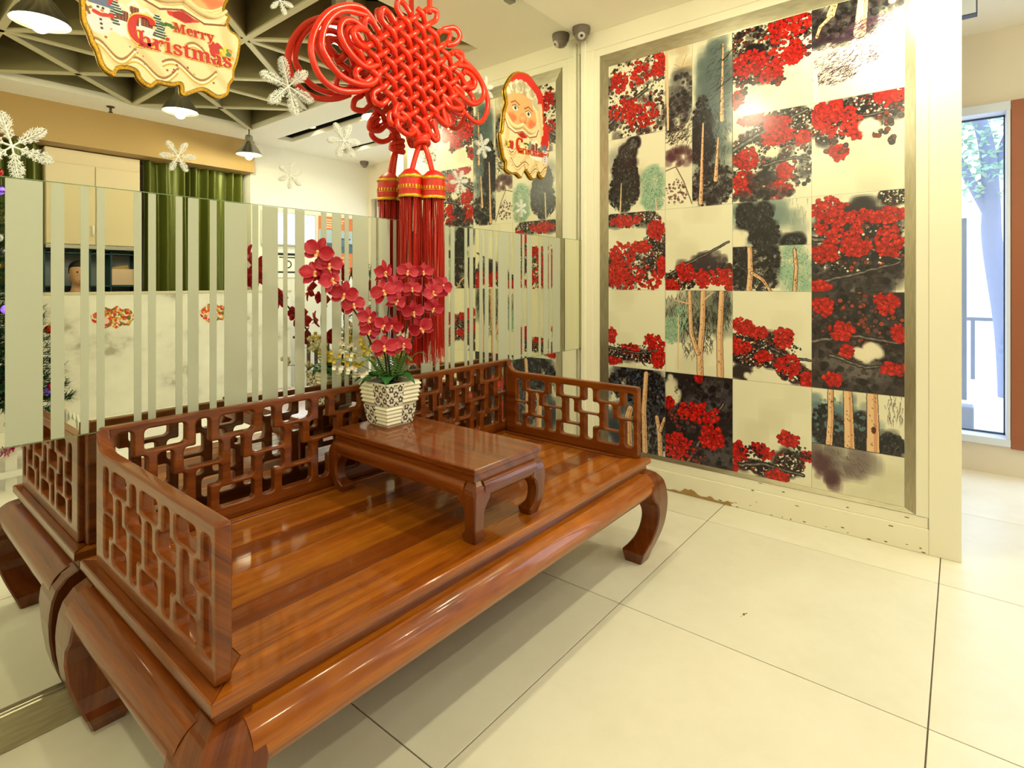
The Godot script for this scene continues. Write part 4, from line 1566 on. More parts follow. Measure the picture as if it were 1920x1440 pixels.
func paint(id: String, im: Image) -> void:
	rng.seed = hash(id)
	im.fill(CREAM)
	wash(im, [[0.5, 0.5, 0.6, 0.6]], 8, Color(0.8, 0.78, 0.66, 0.25), 40, 60)
	match id:
		"a0":
			dense_bloom(im, [[0.5, 0.5, 0.6, 0.6]], 70)
			branch(im, [[0, 0.78], [0.5, 0.5], [1, 0.3]], 9)
			blooms(im, [[0.55, 0.2, 0.25, 0.14], [0.2, 0.25, 0.14, 0.12], [0.3, 0.62, 0.3, 0.12], [0.6, 0.75, 0.3, 0.14], [0.9, 0.15, 0.1, 0.14]], 11, 30)
			specks(im, [[0.35, 0.12, 0.1, 0.06], [0.85, 0.4, 0.12, 0.05]], 30, CREAM, 3, 6)
		"a1":
			wash(im, [[0.3, 0.5, 0.3, 0.4]], 20, Color(0.5, 0.5, 0.46, 0.2), 24, 48)
			foliage_dark(im, [[0.46, 0.09, 0.07, 0.06], [0.36, 0.2, 0.13, 0.1], [0.3, 0.4, 0.2, 0.2], [0.28, 0.72, 0.25, 0.25], [0.4, 0.6, 0.14, 0.2]], 90)
			line(im, [[0.22, 0.98], [0.24, 0.6]], 4, 2, c8(200, 176, 140))
			foliage_green(im, [[0.78, 0.62, 0.18, 0.18], [0.8, 0.85, 0.2, 0.14]], 60)
			line(im, [[0.86, 1], [0.84, 0.85]], 3, 2, c8(214, 180, 150))
		"a2":
			dense_bloom(im, [[0.4, 0.08, 0.5, 0.1], [0.3, 0.75, 0.4, 0.26], [0.85, 0.5, 0.2, 0.3]], 50)
			blooms(im, [[0.3, 0.1, 0.25, 0.06], [0.25, 0.55, 0.2, 0.16], [0.5, 0.85, 0.5, 0.14], [0.15, 0.8, 0.2, 0.16], [0.85, 0.25, 0.12, 0.1], [0.6, 0.45, 0.14, 0.06], [0.95, 0.7, 0.06, 0.1]], 14, 30)
		"a3":
			dense_bloom(im, [[0.3, 0.83, 0.4, 0.07], [0.75, 0.86, 0.25, 0.1]], 34)
			blooms(im, [[0.05, 0.6, 0.08, 0.08], [0.8, 0.66, 0.16, 0.08], [0.4, 0.76, 0.14, 0.05], [0.9, 0.84, 0.1, 0.12], [0.1, 0.93, 0.12, 0.03]], 9, 30)
			branch(im, [[0, 0.76], [0.5, 0.8], [0.9, 0.75]], 4)
			specks(im, [[0.4, 0.74, 0.4, 0.04]], 40, INK, 1.5, 4)
			specks(im, [[0.65, 0.95, 0.14, 0.04]], 20, CREAM, 4, 8)
		"a4":
			wash(im, [[0.5, 0.5, 0.6, 0.6]], 70, Color(0.2, 0.22, 0.28, 0.45), 24, 42)
			foliage_dark(im, [[0.55, 0.2, 0.5, 0.22], [0.75, 0.55, 0.3, 0.5]], 110)
			specks(im, [[0.5, 0.3, 0.5, 0.3]], 120, Color(0.3, 0.34, 0.42, 0.8), 2, 7)
			trunk(im, [[0.38, 1], [0.36, 0.6], [0.4, 0.5]], 15)
			trunk(im, [[0.66, 0.98], [0.64, 0.5], [0.68, 0.05]], 11)
			trunk(im, [[0.92, 1], [0.9, 0.7], [0.86, 0.55]], 9)
			trunk(im, [[0.92, 0.7], [0.99, 0.55]], 6)
			hatch(im, [[0.8, 0.8, 0.2, 0.25]], 60, Color(0.75, 0.75, 0.7, 0.5), PI / 2, 24.0, 0.4)
		"b0l":
			wash(im, [[0.5, 0.1, 0.5, 0.12]], 8, Color(0.75, 0.65, 0.5, 0.4), 20, 30)
			wash(im, [[0.6, 0.25, 0.5, 0.1], [0.4, 0.38, 0.5, 0.1]], 30, Color(0.3, 0.3, 0.3, 0.3), 14, 30)
			hatch(im, [[0.5, 0.42, 0.6, 0.16], [0.4, 0.55, 0.5, 0.06]], 130, Color(0.12, 0.08, 0.1, 0.8), -0.7, 22.0, 0.6)
			rough_ink(im, [[0.6, 0.3, 0.45, 0.14], [0.4, 0.42, 0.5, 0.1]], 120)
			wash(im, [[0.5, 0.68, 0.6, 0.05]], 30, Color(0.26, 0.14, 0.17, 0.5), 12, 18)
			line(im, [[0.0, 0.76], [0.4, 0.74], [0.7, 0.84], [1.0, 0.98]], 2, 2, c8(110, 96, 84))
			hatch(im, [[0.6, 0.58, 0.4, 0.1]], 60, Color(0.3, 0.26, 0.2, 0.6), -1.2, 26.0, 0.3)
			specks(im, [[0.4, 0.9, 0.4, 0.08]], 60, Color(0.32, 0.18, 0.2, 0.7), 2, 6)
			line(im, [[0.06, 0], [0.1, 0.5]], 5, 4, c8(226, 190, 150))
			line(im, [[0.35, 0.1], [0.6, 0.13], [0.8, 0.06]], 1.5, 1.5, c8(190, 150, 110))
		"b0r":
			wash(im, [[0.65, 0.2, 0.4, 0.18], [0.6, 0.4, 0.5, 0.2], [0.5, 0.7, 0.6, 0.3]], 60, Color(0.32, 0.38, 0.38, 0.32), 20, 40)
			foliage_dark(im, [[0.25, 0.5, 0.22, 0.16], [0.25, 0.65, 0.3, 0.1], [0.5, 0.88, 0.55, 0.12]], 55)
			hatch(im, [[0.5, 0.6, 0.5, 0.2], [0.5, 0.85, 0.5, 0.14]], 160, Color(0.12, 0.12, 0.13, 0.6), PI / 2, 26.0, 0.7)
			for t in [[0.22, 0.98, 0.28, 0.5], [0.75, 0.5, 0.78, 0.05], [0.6, 0.85, 0.66, 0.6]]:
				trunk(im, [[t[0], t[1]], [lerpf(t[0], t[2], 0.5), lerpf(t[1], t[3], 0.5)], [t[2], t[3]]], 7, 2)
			hatch(im, [[0.7, 0.25, 0.3, 0.25]], 100, Color(0.12, 0.14, 0.14, 0.5), 2.4, 30.0, 0.5)
			line(im, [[0.62, 0.32], [0.98, 0.26]], 2, 1.5, INK)
			line(im, [[0.78, 0.15], [1, 0.1]], 2, 1.5, INK)
		"b2":
			dense_bloom(im, [[0.2, 0.9, 0.25, 0.1], [0.6, 0.75, 0.4, 0.1]], 34)
			wash(im, [[0.7, 0.68, 0.35, 0.1]], 40, Color(0.2, 0.16, 0.18, 0.6), 10, 20)
			branch(im, [[0, 0.84], [0.4, 0.66], [1, 0.42]], 5)
			blooms(im, [[0.32, 0.78, 0.12, 0.1], [0.58, 0.86, 0.08, 0.1], [0.85, 0.84, 0.18, 0.08], [0.1, 0.95, 0.1, 0.06], [0.98, 0.95, 0.06, 0.06]], 9, 30)
			specks(im, [[0.1, 0.8, 0.12, 0.06]], 20, INK, 2, 5)
		"b3":
			wash(im, [[0.4, 0.3, 0.4, 0.3], [0.85, 0.25, 0.15, 0.3]], 50, Color(0.4, 0.42, 0.38, 0.28), 18, 36)
			foliage_green(im, [[0.1, 0.5, 0.12, 0.16], [0.24, 0.35, 0.1, 0.14]], 36)
			hatch(im, [[0.45, 0.2, 0.5, 0.22], [0.4, 0.5, 0.16, 0.3], [0.62, 0.45, 0.14, 0.3], [0.85, 0.2, 0.14, 0.25]], 150, Color(0.14, 0.12, 0.13, 0.7), PI / 2, 26.0, 0.5)
			trunk(im, [[0.54, 1], [0.53, 0.75], [0.57, 0.4], [0.58, 0.02]], 11)
			trunk(im, [[0.5, 0.74], [0.4, 0.5], [0.38, 0.02]], 8)
			trunk(im, [[0.83, 0.98], [0.82, 0.5], [0.85, 0.02]], 11)
			line(im, [[0.2, 0.95], [0.21, 0.3]], 3, 2, c8(220, 190, 150))
			line(im, [[0.38, 0.16], [0.15, 0.12]], 3, 2, c8(214, 176, 140))
			line(im, [[0.58, 0.12], [0.72, 0.02]], 3, 2, c8(214, 176, 140))
		"b4":
			im.fill(c8(36, 30, 32))
			wash(im, [[0.7, 0.3, 0.3, 0.2], [0.85, 0.8, 0.2, 0.2]], 14, Color(0.3, 0.28, 0.3, 0.5), 20, 40)
			wash(im, [[0.1, 0.2, 0.1, 0.16]], 14, Color(0.86, 0.83, 0.72, 0.9), 12, 24)
			rough_ink(im, [[0.6, 0.3, 0.5, 0.3], [0.6, 0.8, 0.5, 0.3]], 260)
			branch(im, [[0.35, 1], [0.6, 0.65], [0.9, 0.25]], 8)
			buds(im, [[0.1, 0.5, 0.1, 0.12], [0.5, 0.9, 0.14, 0.1], [0.4, 0.55, 0.3, 0.1]], 22)
			blooms(im, [[0.5, 0.42, 0.3, 0.1], [0.2, 0.85, 0.22, 0.14], [0.7, 0.68, 0.16, 0.12], [0.05, 0.35, 0.06, 0.05], [0.52, 0.02, 0.03, 0.04]], 15, 32)
		"c0":
			dense_bloom(im, [[0.5, 0.15, 0.6, 0.2], [0.3, 0.5, 0.35, 0.14]], 50)
			wash(im, [[0.3, 0.3, 0.12, 0.08]], 12, Color(0.08, 0.07, 0.08, 0.9), 10, 20)
			blooms(im, [[0.75, 0.12, 0.3, 0.14], [0.5, 0.45, 0.34, 0.12], [0.2, 0.42, 0.2, 0.14], [0.8, 0.4, 0.12, 0.1], [0.06, 0.8, 0.06, 0.08], [0.5, 0.6, 0.14, 0.05]], 15, 32)
			buds(im, [[0.3, 0.66, 0.3, 0.05], [0.1, 0.76, 0.08, 0.06], [0.94, 0.36, 0.06, 0.12], [0.6, 0.68, 0.1, 0.03]], 9)
		"c1":
			dense_bloom(im, [[0.5, 0.55, 0.6, 0.4], [0.7, 0.2, 0.4, 0.2]], 80)
			branch(im, [[0, 0.38], [0.4, 0.22], [1, 0.04]], 9)
			branch(im, [[0.4, 0.6], [0.8, 0.55], [1, 0.6]], 5)
			blooms(im, [[0.3, 0.06, 0.2, 0.05], [0.6, 0.14, 0.16, 0.06], [0.18, 0.5, 0.16, 0.1], [0.6, 0.3, 0.2, 0.08], [0.6, 0.85, 0.16, 0.12], [0.15, 0.8, 0.14, 0.14], [0.68, 0.68, 0.08, 0.06], [0.9, 0.35, 0.06, 0.06]], 12, 32)
			rough_ink(im, [[0.4, 0.78, 0.2, 0.14], [0.4, 0.94, 0.4, 0.07]], 160)
		"c2t":
			wash(im, [[0.3, 0.2, 0.4, 0.3], [0.5, 0.6, 0.5, 0.4]], 40, Color(0.45, 0.52, 0.5, 0.3), 20, 36)
			hatch(im, [[0.6, 0.2, 0.5, 0.3]], 70, Color(0.4, 0.5, 0.48, 0.4), PI / 2, 30.0, 0.15)
			foliage_dark(im, [[0.42, 0.35, 0.1, 0.3], [0.42, 0.75, 0.18, 0.3], [0.18, 0.3, 0.12, 0.3], [0.78, 0.92, 0.12, 0.12]], 60)
			wash(im, [[0.05, 0.8, 0.16, 0.14]], 14, Color(0.9, 0.87, 0.76, 0.8), 12, 24)
		"c2b":
			foliage_dark(im, [[0.4, 0.4, 0.22, 0.6], [0.1, 0.4, 0.14, 0.6]], 70)
			foliage_green(im, [[0.82, 0.5, 0.2, 0.55]], 60)
			trunk(im, [[0.22, 1], [0.24, 0.6], [0.23, 0.0]], 9)
			trunk(im, [[0.26, 0.6], [0.4, 0.75], [0.5, 1.0]], 5)
			trunk(im, [[0.8, 1], [0.82, 0.5], [0.8, 0.1]], 5)
		"c3":
			dense_bloom(im, [[0.35, 0.72, 0.4, 0.12], [0.3, 0.55, 0.3, 0.1], [0.8, 0.88, 0.2, 0.08]], 44)
			wash(im, [[0.1, 0.92, 0.12, 0.06]], 14, Color(0.2, 0.17, 0.17, 0.9), 10, 20)
			branch(im, [[0.5, 0.62], [0.8, 0.72], [1, 0.72]], 4)
			blooms(im, [[0.12, 0.4, 0.14, 0.07], [0.32, 0.46, 0.12, 0.05], [0.66, 0.5, 0.1, 0.1], [0.72, 0.8, 0.14, 0.1], [0.05, 0.62, 0.06, 0.08], [0.95, 0.95, 0.06, 0.08], [0.4, 0.72, 0.1, 0.04], [0.17, 0.64, 0.06, 0.04]], 9, 30)
			specks(im, [[0.5, 0.6, 0.4, 0.1]], 60, INK, 1.5, 4)
			wash(im, [[0.32, 0.96, 0.14, 0.04]], 12, CREAM, 8, 14)
		"c4":
			dense_bloom(im, [[0.4, 0.9, 0.4, 0.07], [0.75, 0.8, 0.16, 0.1]], 34)
			branch(im, [[0, 0.94], [0.4, 0.86], [0.95, 0.9]], 7)
			blooms(im, [[0.08, 0.78, 0.1, 0.09], [0.4, 0.72, 0.12, 0.07], [0.72, 0.56, 0.1, 0.06], [0.6, 0.96, 0.12, 0.05], [0.95, 0.7, 0.05, 0.03], [0.02, 0.95, 0.03, 0.04]], 9, 32)
			specks(im, [[0.25, 0.76, 0.16, 0.06], [0.85, 0.68, 0.14, 0.08]], 40, INK, 2, 5)
		"d0":
			wash(im, [[0.5, 0.08, 0.6, 0.14], [0.3, 0.28, 0.4, 0.1]], 50, Color(0.14, 0.14, 0.13, 0.6), 16, 34)
			rough_ink(im, [[0.5, 0.1, 0.55, 0.14], [0.35, 0.28, 0.4, 0.08]], 200)
			trunk(im, [[0.54, 0.36], [0.56, 0.2], [0.58, 0.0]], 17)
			trunk(im, [[0.22, 0.1], [0.26, 0.0]], 12)
			trunk(im, [[0.22, 0.12], [0.1, 0.2], [0.06, 0.3]], 5)
			trunk(im, [[0.88, 0.12], [0.92, 0]], 10)
			hatch(im, [[0.3, 0.4, 0.4, 0.06], [0.7, 0.3, 0.3, 0.06], [0.4, 0.6, 0.4, 0.12], [0.25, 0.75, 0.24, 0.1]], 150, Color(0.24, 0.14, 0.22, 0.75), -0.5, 20.0, 0.5)
			line(im, [[0.06, 1], [0.04, 0.65]], 8, 6, c8(236, 226, 206))
		"d1":
			dense_bloom(im, [[0.2, 0.25, 0.26, 0.2], [0.65, 0.14, 0.4, 0.14]], 50)
			branch(im, [[0, 0.18], [0.5, 0.22], [1, 0.2]], 5)
			blooms(im, [[0.3, 0.24, 0.24, 0.14], [0.85, 0.06, 0.16, 0.08], [0.1, 0.14, 0.12, 0.12], [0.3, 0.56, 0.08, 0.06], [0.26, 0.06, 0.06, 0.05], [0.5, 0.36, 0.08, 0.06]], 13, 32)
			buds(im, [[0.25, 0.5, 0.16, 0.12], [0.75, 0.36, 0.14, 0.1], [0.9, 0.24, 0.1, 0.12], [0.88, 0.5, 0.03, 0.03]], 14)
			wash(im, [[0.62, 0.34, 0.1, 0.06]], 10, CREAM, 10, 18)
		"d2":
			wash(im, [[0.4, 0.75, 0.6, 0.3], [0.5, 0.4, 0.4, 0.3]], 60, Color(0.16, 0.13, 0.15, 0.6), 20, 38)
			rough_ink(im, [[0.5, 0.7, 0.55, 0.35]], 300)
			dense_bloom(im, [[0.5, 0.5, 0.6, 0.3], [0.9, 0.05, 0.14, 0.08]], 50)
			branch(im, [[0, 0.45], [0.5, 0.5], [1, 0.7]], 8)
			branch(im, [[0, 0.92], [0.5, 0.82], [1, 0.7]], 6)
			blooms(im, [[0.2, 0.16, 0.2, 0.12], [0.3, 0.36, 0.24, 0.14], [0.55, 0.25, 0.14, 0.06], [0.85, 0.25, 0.14, 0.06], [0.15, 0.6, 0.14, 0.08], [0.5, 0.55, 0.14, 0.08], [0.85, 0.5, 0.12, 0.14], [0.1, 0.95, 0.1, 0.04]], 13, 32)
		"d3":
			im.fill(c8(58, 48, 48))
			wash(im, [[0.5, 0.5, 0.6, 0.6]], 50, Color(0.13, 0.1, 0.12, 0.6), 20, 38)
			wash(im, [[0.4, 0.78, 0.4, 0.14]], 24, Color(0.4, 0.37, 0.36, 0.4), 20, 40)
			rough_ink(im, [[0.5, 0.3, 0.55, 0.35], [0.5, 0.75, 0.55, 0.3]], 300)
			buds(im, [[0.5, 0.3, 0.5, 0.3]], 90)
			branch(im, [[0, 0.52], [0.5, 0.44], [1, 0.5]], 7)
			branch(im, [[0.2, 0.65], [0.6, 0.75], [0.9, 0.7]], 5)
			wash(im, [[0.62, 0.6, 0.12, 0.08]], 16, Color(0.9, 0.86, 0.76, 0.9), 10, 22)
			blooms(im, [[0.13, 0.15, 0.1, 0.08], [0.8, 0.1, 0.12, 0.1], [0.34, 0.4, 0.12, 0.08], [0.95, 0.4, 0.06, 0.06], [0.9, 0.75, 0.12, 0.05], [0.24, 0.9, 0.08, 0.05], [0.4, 0.6, 0.06, 0.04]], 9, 32)
		"d4t":
			wash(im, [[0.15, 0.6, 0.2, 0.5], [0.5, 0.6, 0.2, 0.5]], 40, Color(0.3, 0.4, 0.44, 0.4), 16, 30)
			foliage_dark(im, [[0.15, 0.65, 0.14, 0.35], [0.34, 0.8, 0.08, 0.25], [0.55, 0.7, 0.08, 0.35], [0.85, 0.85, 0.14, 0.2]], 44)
			specks(im, [[0.3, 0.5, 0.3, 0.4]], 60, Color(0.36, 0.5, 0.52, 0.7), 3, 7)
			trunk(im, [[0.2, 1], [0.22, 0.5], [0.22, 0]], 9)
			trunk(im, [[0.43, 1], [0.42, 0.5], [0.41, 0]], 14)
			trunk(im, [[0.68, 1], [0.68, 0.5], [0.67, 0]], 17)
			line(im, [[0.69, 0.6], [0.69, 0.66]], 6, 5, c8(84, 34, 28))
			hatch(im, [[0.9, 0.2, 0.1, 0.3]], 40, Color(0.3, 0.26, 0.26, 0.5), PI / 2, 30.0, 0.3)
		"d4b":
			wash(im, [[0.3, 0.25, 0.4, 0.3]], 40, Color(0.42, 0.37, 0.36, 0.3), 20, 40)
			hatch(im, [[0.3, 0.35, 0.34, 0.3]], 120, Color(0.34, 0.24, 0.26, 0.35), 0.9, 18.0, 0.5)
			wash(im, [[0.12, 0.5, 0.1, 0.3], [0.25, 0.7, 0.08, 0.2]], 16, Color(0.3, 0.17, 0.2, 0.35), 10, 22)

func build_mural() -> void:
	var mu := thing("mural", "framed mural of square printed panels with red blossom and ink trees", "mural")
	var xs := [0.214, 0.618, 1.03, 1.442, 1.849]
	var ys := [2.755, 2.255, 1.758, 1.25, 0.738, 0.2]
	# columns and rows of the picture: id, column span, row span
	var list := [["a0", 0.0, 1.0, 0.0, 1.0], ["a1", 0.0, 1.0, 1.0, 2.0], ["a2", 0.0, 1.0, 2.0, 3.0], ["a3", 0.0, 1.0, 3.0, 4.0], ["a4", 0.0, 1.0, 4.0, 5.0], ["b0l", 1.0, 1.42, 0.0, 2.0], ["b0r", 1.42, 2.0, 0.0, 2.0], ["b2", 1.0, 2.0, 2.0, 3.0], ["b3", 1.0, 2.0, 3.0, 4.0], ["b4", 1.0, 2.0, 4.0, 5.0], ["c0", 2.0, 3.0, 0.0, 1.0], ["c1", 2.0, 3.0, 1.0, 2.0], ["c2t", 2.0, 3.0, 2.0, 2.5], ["c2b", 2.0, 3.0, 2.5, 3.0], ["c3", 2.0, 3.0, 3.0, 4.0], ["c4", 2.0, 3.0, 4.0, 5.0], ["d0", 3.0, 4.0, 0.0, 1.0], ["d1", 3.0, 4.0, 1.0, 2.0], ["d2", 3.0, 4.0, 2.0, 3.0], ["d3", 3.0, 4.0, 3.0, 4.0], ["d4t", 3.0, 4.0, 4.0, 4.55], ["d4b", 3.0, 4.0, 4.55, 5.0]]
	var atlas := Image.create(1024, 1600, false, Image.FORMAT_RGBA8)
	for p in list:
		var im := Image.create(int((p[2] - p[1]) * 256), int((p[4] - p[3]) * 320), false, Image.FORMAT_RGBA8)
		paint(p[0], im)
		atlas.blit_rect(im, Rect2i(Vector2i.ZERO, im.get_size()), Vector2i(int(p[1] * 256), int(p[3] * 320)))
	stamps.clear()
	atlas.convert(Image.FORMAT_RGB8)
	var m := mat(Color(1, 1, 1), 0.24, 0.0, 0.5)
	m.albedo_texture = tex(atlas)
	var px := func(c: float) -> float: return lerpf(xs[int(c)], xs[mini(int(c) + 1, 4)], c - int(c))
	var py := func(c: float) -> float: return lerpf(ys[int(c)], ys[mini(int(c) + 1, 5)], c - int(c))
	var k := 0
	for p in list:
		var z0: float = px.call(p[1])
		var z1: float = px.call(p[2])
		var y1: float = py.call(p[3])
		var y0: float = py.call(p[4])
		var g := 0.0006
		var x := 0.0135 + 0.0006 * (k % 3)
		var b := MB.new()
		var n := V(-1, 0, 0)
		b.quad(V(x, y1 - g, z0 + g), V(x, y1 - g, z1 - g), V(x, y0 + g, z1 - g), V(x, y0 + g, z0 + g), n, Vector2(p[1] / 4, p[3] / 5), Vector2(p[2] / 4, p[3] / 5), Vector2(p[2] / 4, p[4] / 5), Vector2(p[1] / 4, p[4] / 5))
		for e in [[V(x, y1 - g, z0 + g), V(x, y1 - g, z1 - g), V(0, 1, 0)], [V(x, y0 + g, z0 + g), V(x, y0 + g, z1 - g), V(0, -1, 0)], [V(x, y0 + g, z0 + g), V(x, y1 - g, z0 + g), V(0, 0, -1)], [V(x, y0 + g, z1 - g), V(x, y1 - g, z1 - g), V(0, 0, 1)]]:
			var d := V(0.02 - x, 0, 0)
			b.quad(e[0], e[1], e[1] + d, e[0] + d, e[2])
		put("mural_panel", b, m, mu)
		k += 1
	# brushed metal frame, mitred, sloping inwards
	var o := [V(0.003, 2.838, 0.154), V(0.003, 2.838, 1.892), V(0.003, 0.178, 1.892), V(0.003, 0.178, 0.154)]
	var i := [V(0.012, 2.757, 0.213), V(0.012, 2.757, 1.85), V(0.012, 0.199, 1.85), V(0.012, 0.199, 0.213)]
	for s in 4:
		var b := MB.new()
		var s2 := (s + 1) % 4
		var n: Vector3 = ((o[s2] as Vector3) - o[s]).cross(i[s] - o[s]).normalized()
		if n.x > 0:
			n = -n
		var along: Vector3 = o[s2] - o[s]
		var L := along.length()
		b.quad(o[s], o[s2], i[s2], i[s], n, Vector2(0, 0), Vector2(L, 0), Vector2(L - 0.06, 0.06), Vector2(0.06, 0.06))
		b.quad(i[s], i[s2], i[s2] + V(0.01, 0, 0), i[s] + V(0.01, 0, 0), n)
		b.quad(o[s], o[s2], o[s2] + V(0.02, 0, 0), o[s] + V(0.02, 0, 0), -n)
		put("frame_rail", b, M.steel, mu)

# ---------------------------------------------------------------- festive things on the mirror
func plaque_paint(big: bool) -> ImageTexture:
	var W := 340
	var Hh := 450
	var im := Image.create(W, Hh, false, Image.FORMAT_RGBA8)
	var cream := c8(234, 214, 170)
	rng.seed = 5
	for y in Hh:
		for x in W:
			var u := float(x) / W
			var v := float(y) / Hh
			var wv := sin((u * 3.0 + sin(v * 7.0) * 0.35 + v * 1.3) * 9.0)
			im.set_pixel(x, y, cream.lerp(c8(206, 158, 100), clampf(wv * 0.5 - 0.1, 0, 0.5)))
	var L := func(pts: Array, w: float, c: Color) -> void: line(im, pts, w, w, c)
	# curling locks of the beard
	for q in [[0.1, 0.72, 0.3], [0.2, 0.84, 0.34], [0.45, 0.88, 0.3], [0.7, 0.84, 0.26], [0.8, 0.7, 0.16]]:
		var pts := []
		for k in 20:
			var t := k / 19.0
			pts.append([q[0] + q[2] * t, q[1] + 0.05 * sin(t * 5.5) + 0.06 * t])
		L.call(pts, 2.5, c8(150, 104, 60))
		for p in pts:
			p[1] += 0.012
		L.call(pts, 2.0, c8(246, 232, 200))
		for p in pts:
			p[1] += 0.012
		L.call(pts, 1.5, c8(198, 158, 60))
	# hat, fur brim, face
	for k in 400:
		var p := spread([0.5, 0.1, 0.42, 0.15])
		dab(im, disc(14, c8(204, 28, 22), 3), p.x * W, p.y * Hh)
	for k in 260:
		var t := rng.randf()
		dab(im, disc(11, c8(206, 24, 20), 3), (0.86 + 0.06 * sin(t * 3.0) + rr(-0.05, 0.05)) * W, (0.15 + t * 0.5) * Hh)
	for k in 220:
		var t := rng.randf()
		dab(im, disc(12, [c8(196, 186, 160), c8(226, 216, 190), c8(176, 160, 130)][k % 3], 4), (0.12 + t * 0.6) * W, (0.25 - 0.1 * sin(t * PI) + rr(-0.04, 0.05)) * Hh)
	for k in 500:
		var p := spread([0.4, 0.4, 0.27, 0.16])
		dab(im, disc(14, c8(236, 168, 112), 5), p.x * W, p.y * Hh)
	for k in 60:
		var p := spread([[0.22, 0.47, 0.08, 0.04], [0.6, 0.47, 0.08, 0.04], [0.42, 0.45, 0.06, 0.04]][k % 3])
		dab(im, disc(10, c8(226, 110, 70, 90), 8), p.x * W, p.y * Hh)
	for e in [[0.28, 0.37], [0.54, 0.38]]:
		for k in 30:
			var p := spread([e[0], e[1], 0.045, 0.02])
			dab(im, disc(5, c8(246, 240, 226)), p.x * W, p.y * Hh)
		dab(im, disc(8, c8(70, 84, 96)), e[0] * W, e[1] * Hh)
		dab(im, disc(4, c8(10, 10, 10)), e[0] * W, e[1] * Hh)
		L.call([[e[0] - 0.08, e[1] - 0.035], [e[0], e[1] - 0.065], [e[0] + 0.08, e[1] - 0.04]], 3, c8(150, 90, 50))
		L.call([[e[0] - 0.06, e[1] - 0.01], [e[0], e[1] - 0.032], [e[0] + 0.06, e[1] - 0.01]], 1.5, c8(90, 50, 30))
	# mouth and moustache
	for k in 60:
		var p := spread([0.42, 0.585, 0.09, 0.03])
		dab(im, disc(8, c8(206, 40, 26), 2), p.x * W, p.y * Hh)
	for k in 50:
		var p := spread([0.42, 0.6, 0.05, 0.012])
		dab(im, disc(6, c8(170, 20, 18), 2), p.x * W, p.y * Hh)
	for sg in [-1.0, 1.0]:
		for q in 7:
			var pts := []
			for k in 14:
				var t := k / 13.0
				pts.append([0.42 + sg * 0.3 * t, 0.5 + q * 0.009 + 0.05 * sin(t * 2.6) - 0.07 * t * t])
			L.call(pts, 5.5, [c8(240, 220, 180), c8(226, 188, 130)][q % 2])
		L.call([[0.42, 0.565], [0.42 + sg * 0.14, 0.6], [0.42 + sg * 0.28, 0.57], [0.42 + sg * 0.33, 0.5]], 2.0, c8(130, 70, 50))
	# village scene: snow, fir trees, brick houses
	for k in 120:
		var p := spread([0.72, 0.75, 0.14, 0.03])
		dab(im, disc(9, c8(236, 236, 232), 3), p.x * W, p.y * Hh)
	for h in [[0.6, 0.655, 0.07, 0.06], [0.68, 0.635, 0.05, 0.09], [0.74, 0.67, 0.07, 0.05]]:
		for y in int(h[3] * Hh):
			for x in int(h[2] * W):
				var c := c8(150, 74, 54) if (x % 6 > 1 and y % 5 > 0) else c8(80, 36, 30)
				im.set_pixel(int(h[0] * W) + x, int(h[1] * Hh) + y, c)
		L.call([[h[0] - 0.01, h[1]], [h[0] + h[2] / 2, h[1] - 0.03], [h[0] + h[2] + 0.01, h[1]]], 3, c8(238, 236, 230))
	for f in [[0.575, 0.64], [0.81, 0.64], [0.555, 0.69], [0.83, 0.69]]:
		for r in 5:
			L.call([[f[0] - 0.008 * (r + 1), f[1] + r * 0.013], [f[0] + 0.008 * (r + 1), f[1] + r * 0.013]], 2.5, c8(40, 60, 52))
			L.call([[f[0] - 0.008 * (r + 1), f[1] + r * 0.013 - 0.006], [f[0] + 0.008 * (r + 1), f[1] + r * 0.013 - 0.006]], 1.2, c8(226, 230, 230))
	# snowman
	dab(im, disc(24, c8(226, 214, 220), 3), 0.89 * W, 0.76 * Hh)
	dab(im, disc(16, c8(232, 220, 222), 3), 0.885 * W, 0.69 * Hh)
	L.call([[0.85, 0.716], [0.885, 0.722], [0.92, 0.714]], 4, c8(196, 40, 30))
	for y in 20:
		for x in 26:
			im.set_pixel(int(0.885 * W) - 13 + x, int(0.648 * Hh) - 10 + y, c8(96, 104, 140))
	L.call([[0.825, 0.672], [0.945, 0.672]], 3, c8(96, 104, 140))
	for q in [[0.873, 0.688], [0.9, 0.688], [0.885, 0.745], [0.883, 0.765], [0.88, 0.785]]:
		dab(im, disc(2.5, c8(40, 30, 30)), q[0] * W, q[1] * Hh)
	dab(im, disc(3, c8(226, 120, 40)), 0.878 * W, 0.7 * Hh)
	L.call([[0.945, 0.73], [0.975, 0.68]], 2.5, c8(120, 70, 40))
	dab(im, disc(6, c8(200, 30, 24)), 0.975 * W, 0.672 * Hh)
	dab(im, disc(6, c8(200, 30, 24)), 0.83 * W, 0.715 * Hh)
	# little sledge with a red sack and bright parcels
	for k in 40:
		var p := spread([0.2, 0.72, 0.045, 0.035])
		dab(im, disc(6, c8(190, 30, 26), 2), p.x * W, p.y * Hh)
	for k in 26:
		var p := spread([0.13, 0.725, 0.045, 0.03])
		dab(im, disc(5, [c8(240, 200, 60), c8(230, 140, 50), c8(70, 120, 70)][k % 3], 2), p.x * W, p.y * Hh)
	L.call([[0.06, 0.765], [0.26, 0.765]], 2.5, c8(220, 210, 196))
	for k in 34:
		var p := spread([0.5, 0.8, 0.42, 0.15])
		dab(im, disc([1.5, 2.0, 2.5][k % 3], [c8(130, 90, 60), c8(190, 150, 50), c8(150, 60, 50)][k % 3]), p.x * W, p.y * Hh)
	im.convert(Image.FORMAT_RGB8)
	stamps.clear()
	return tex(im)

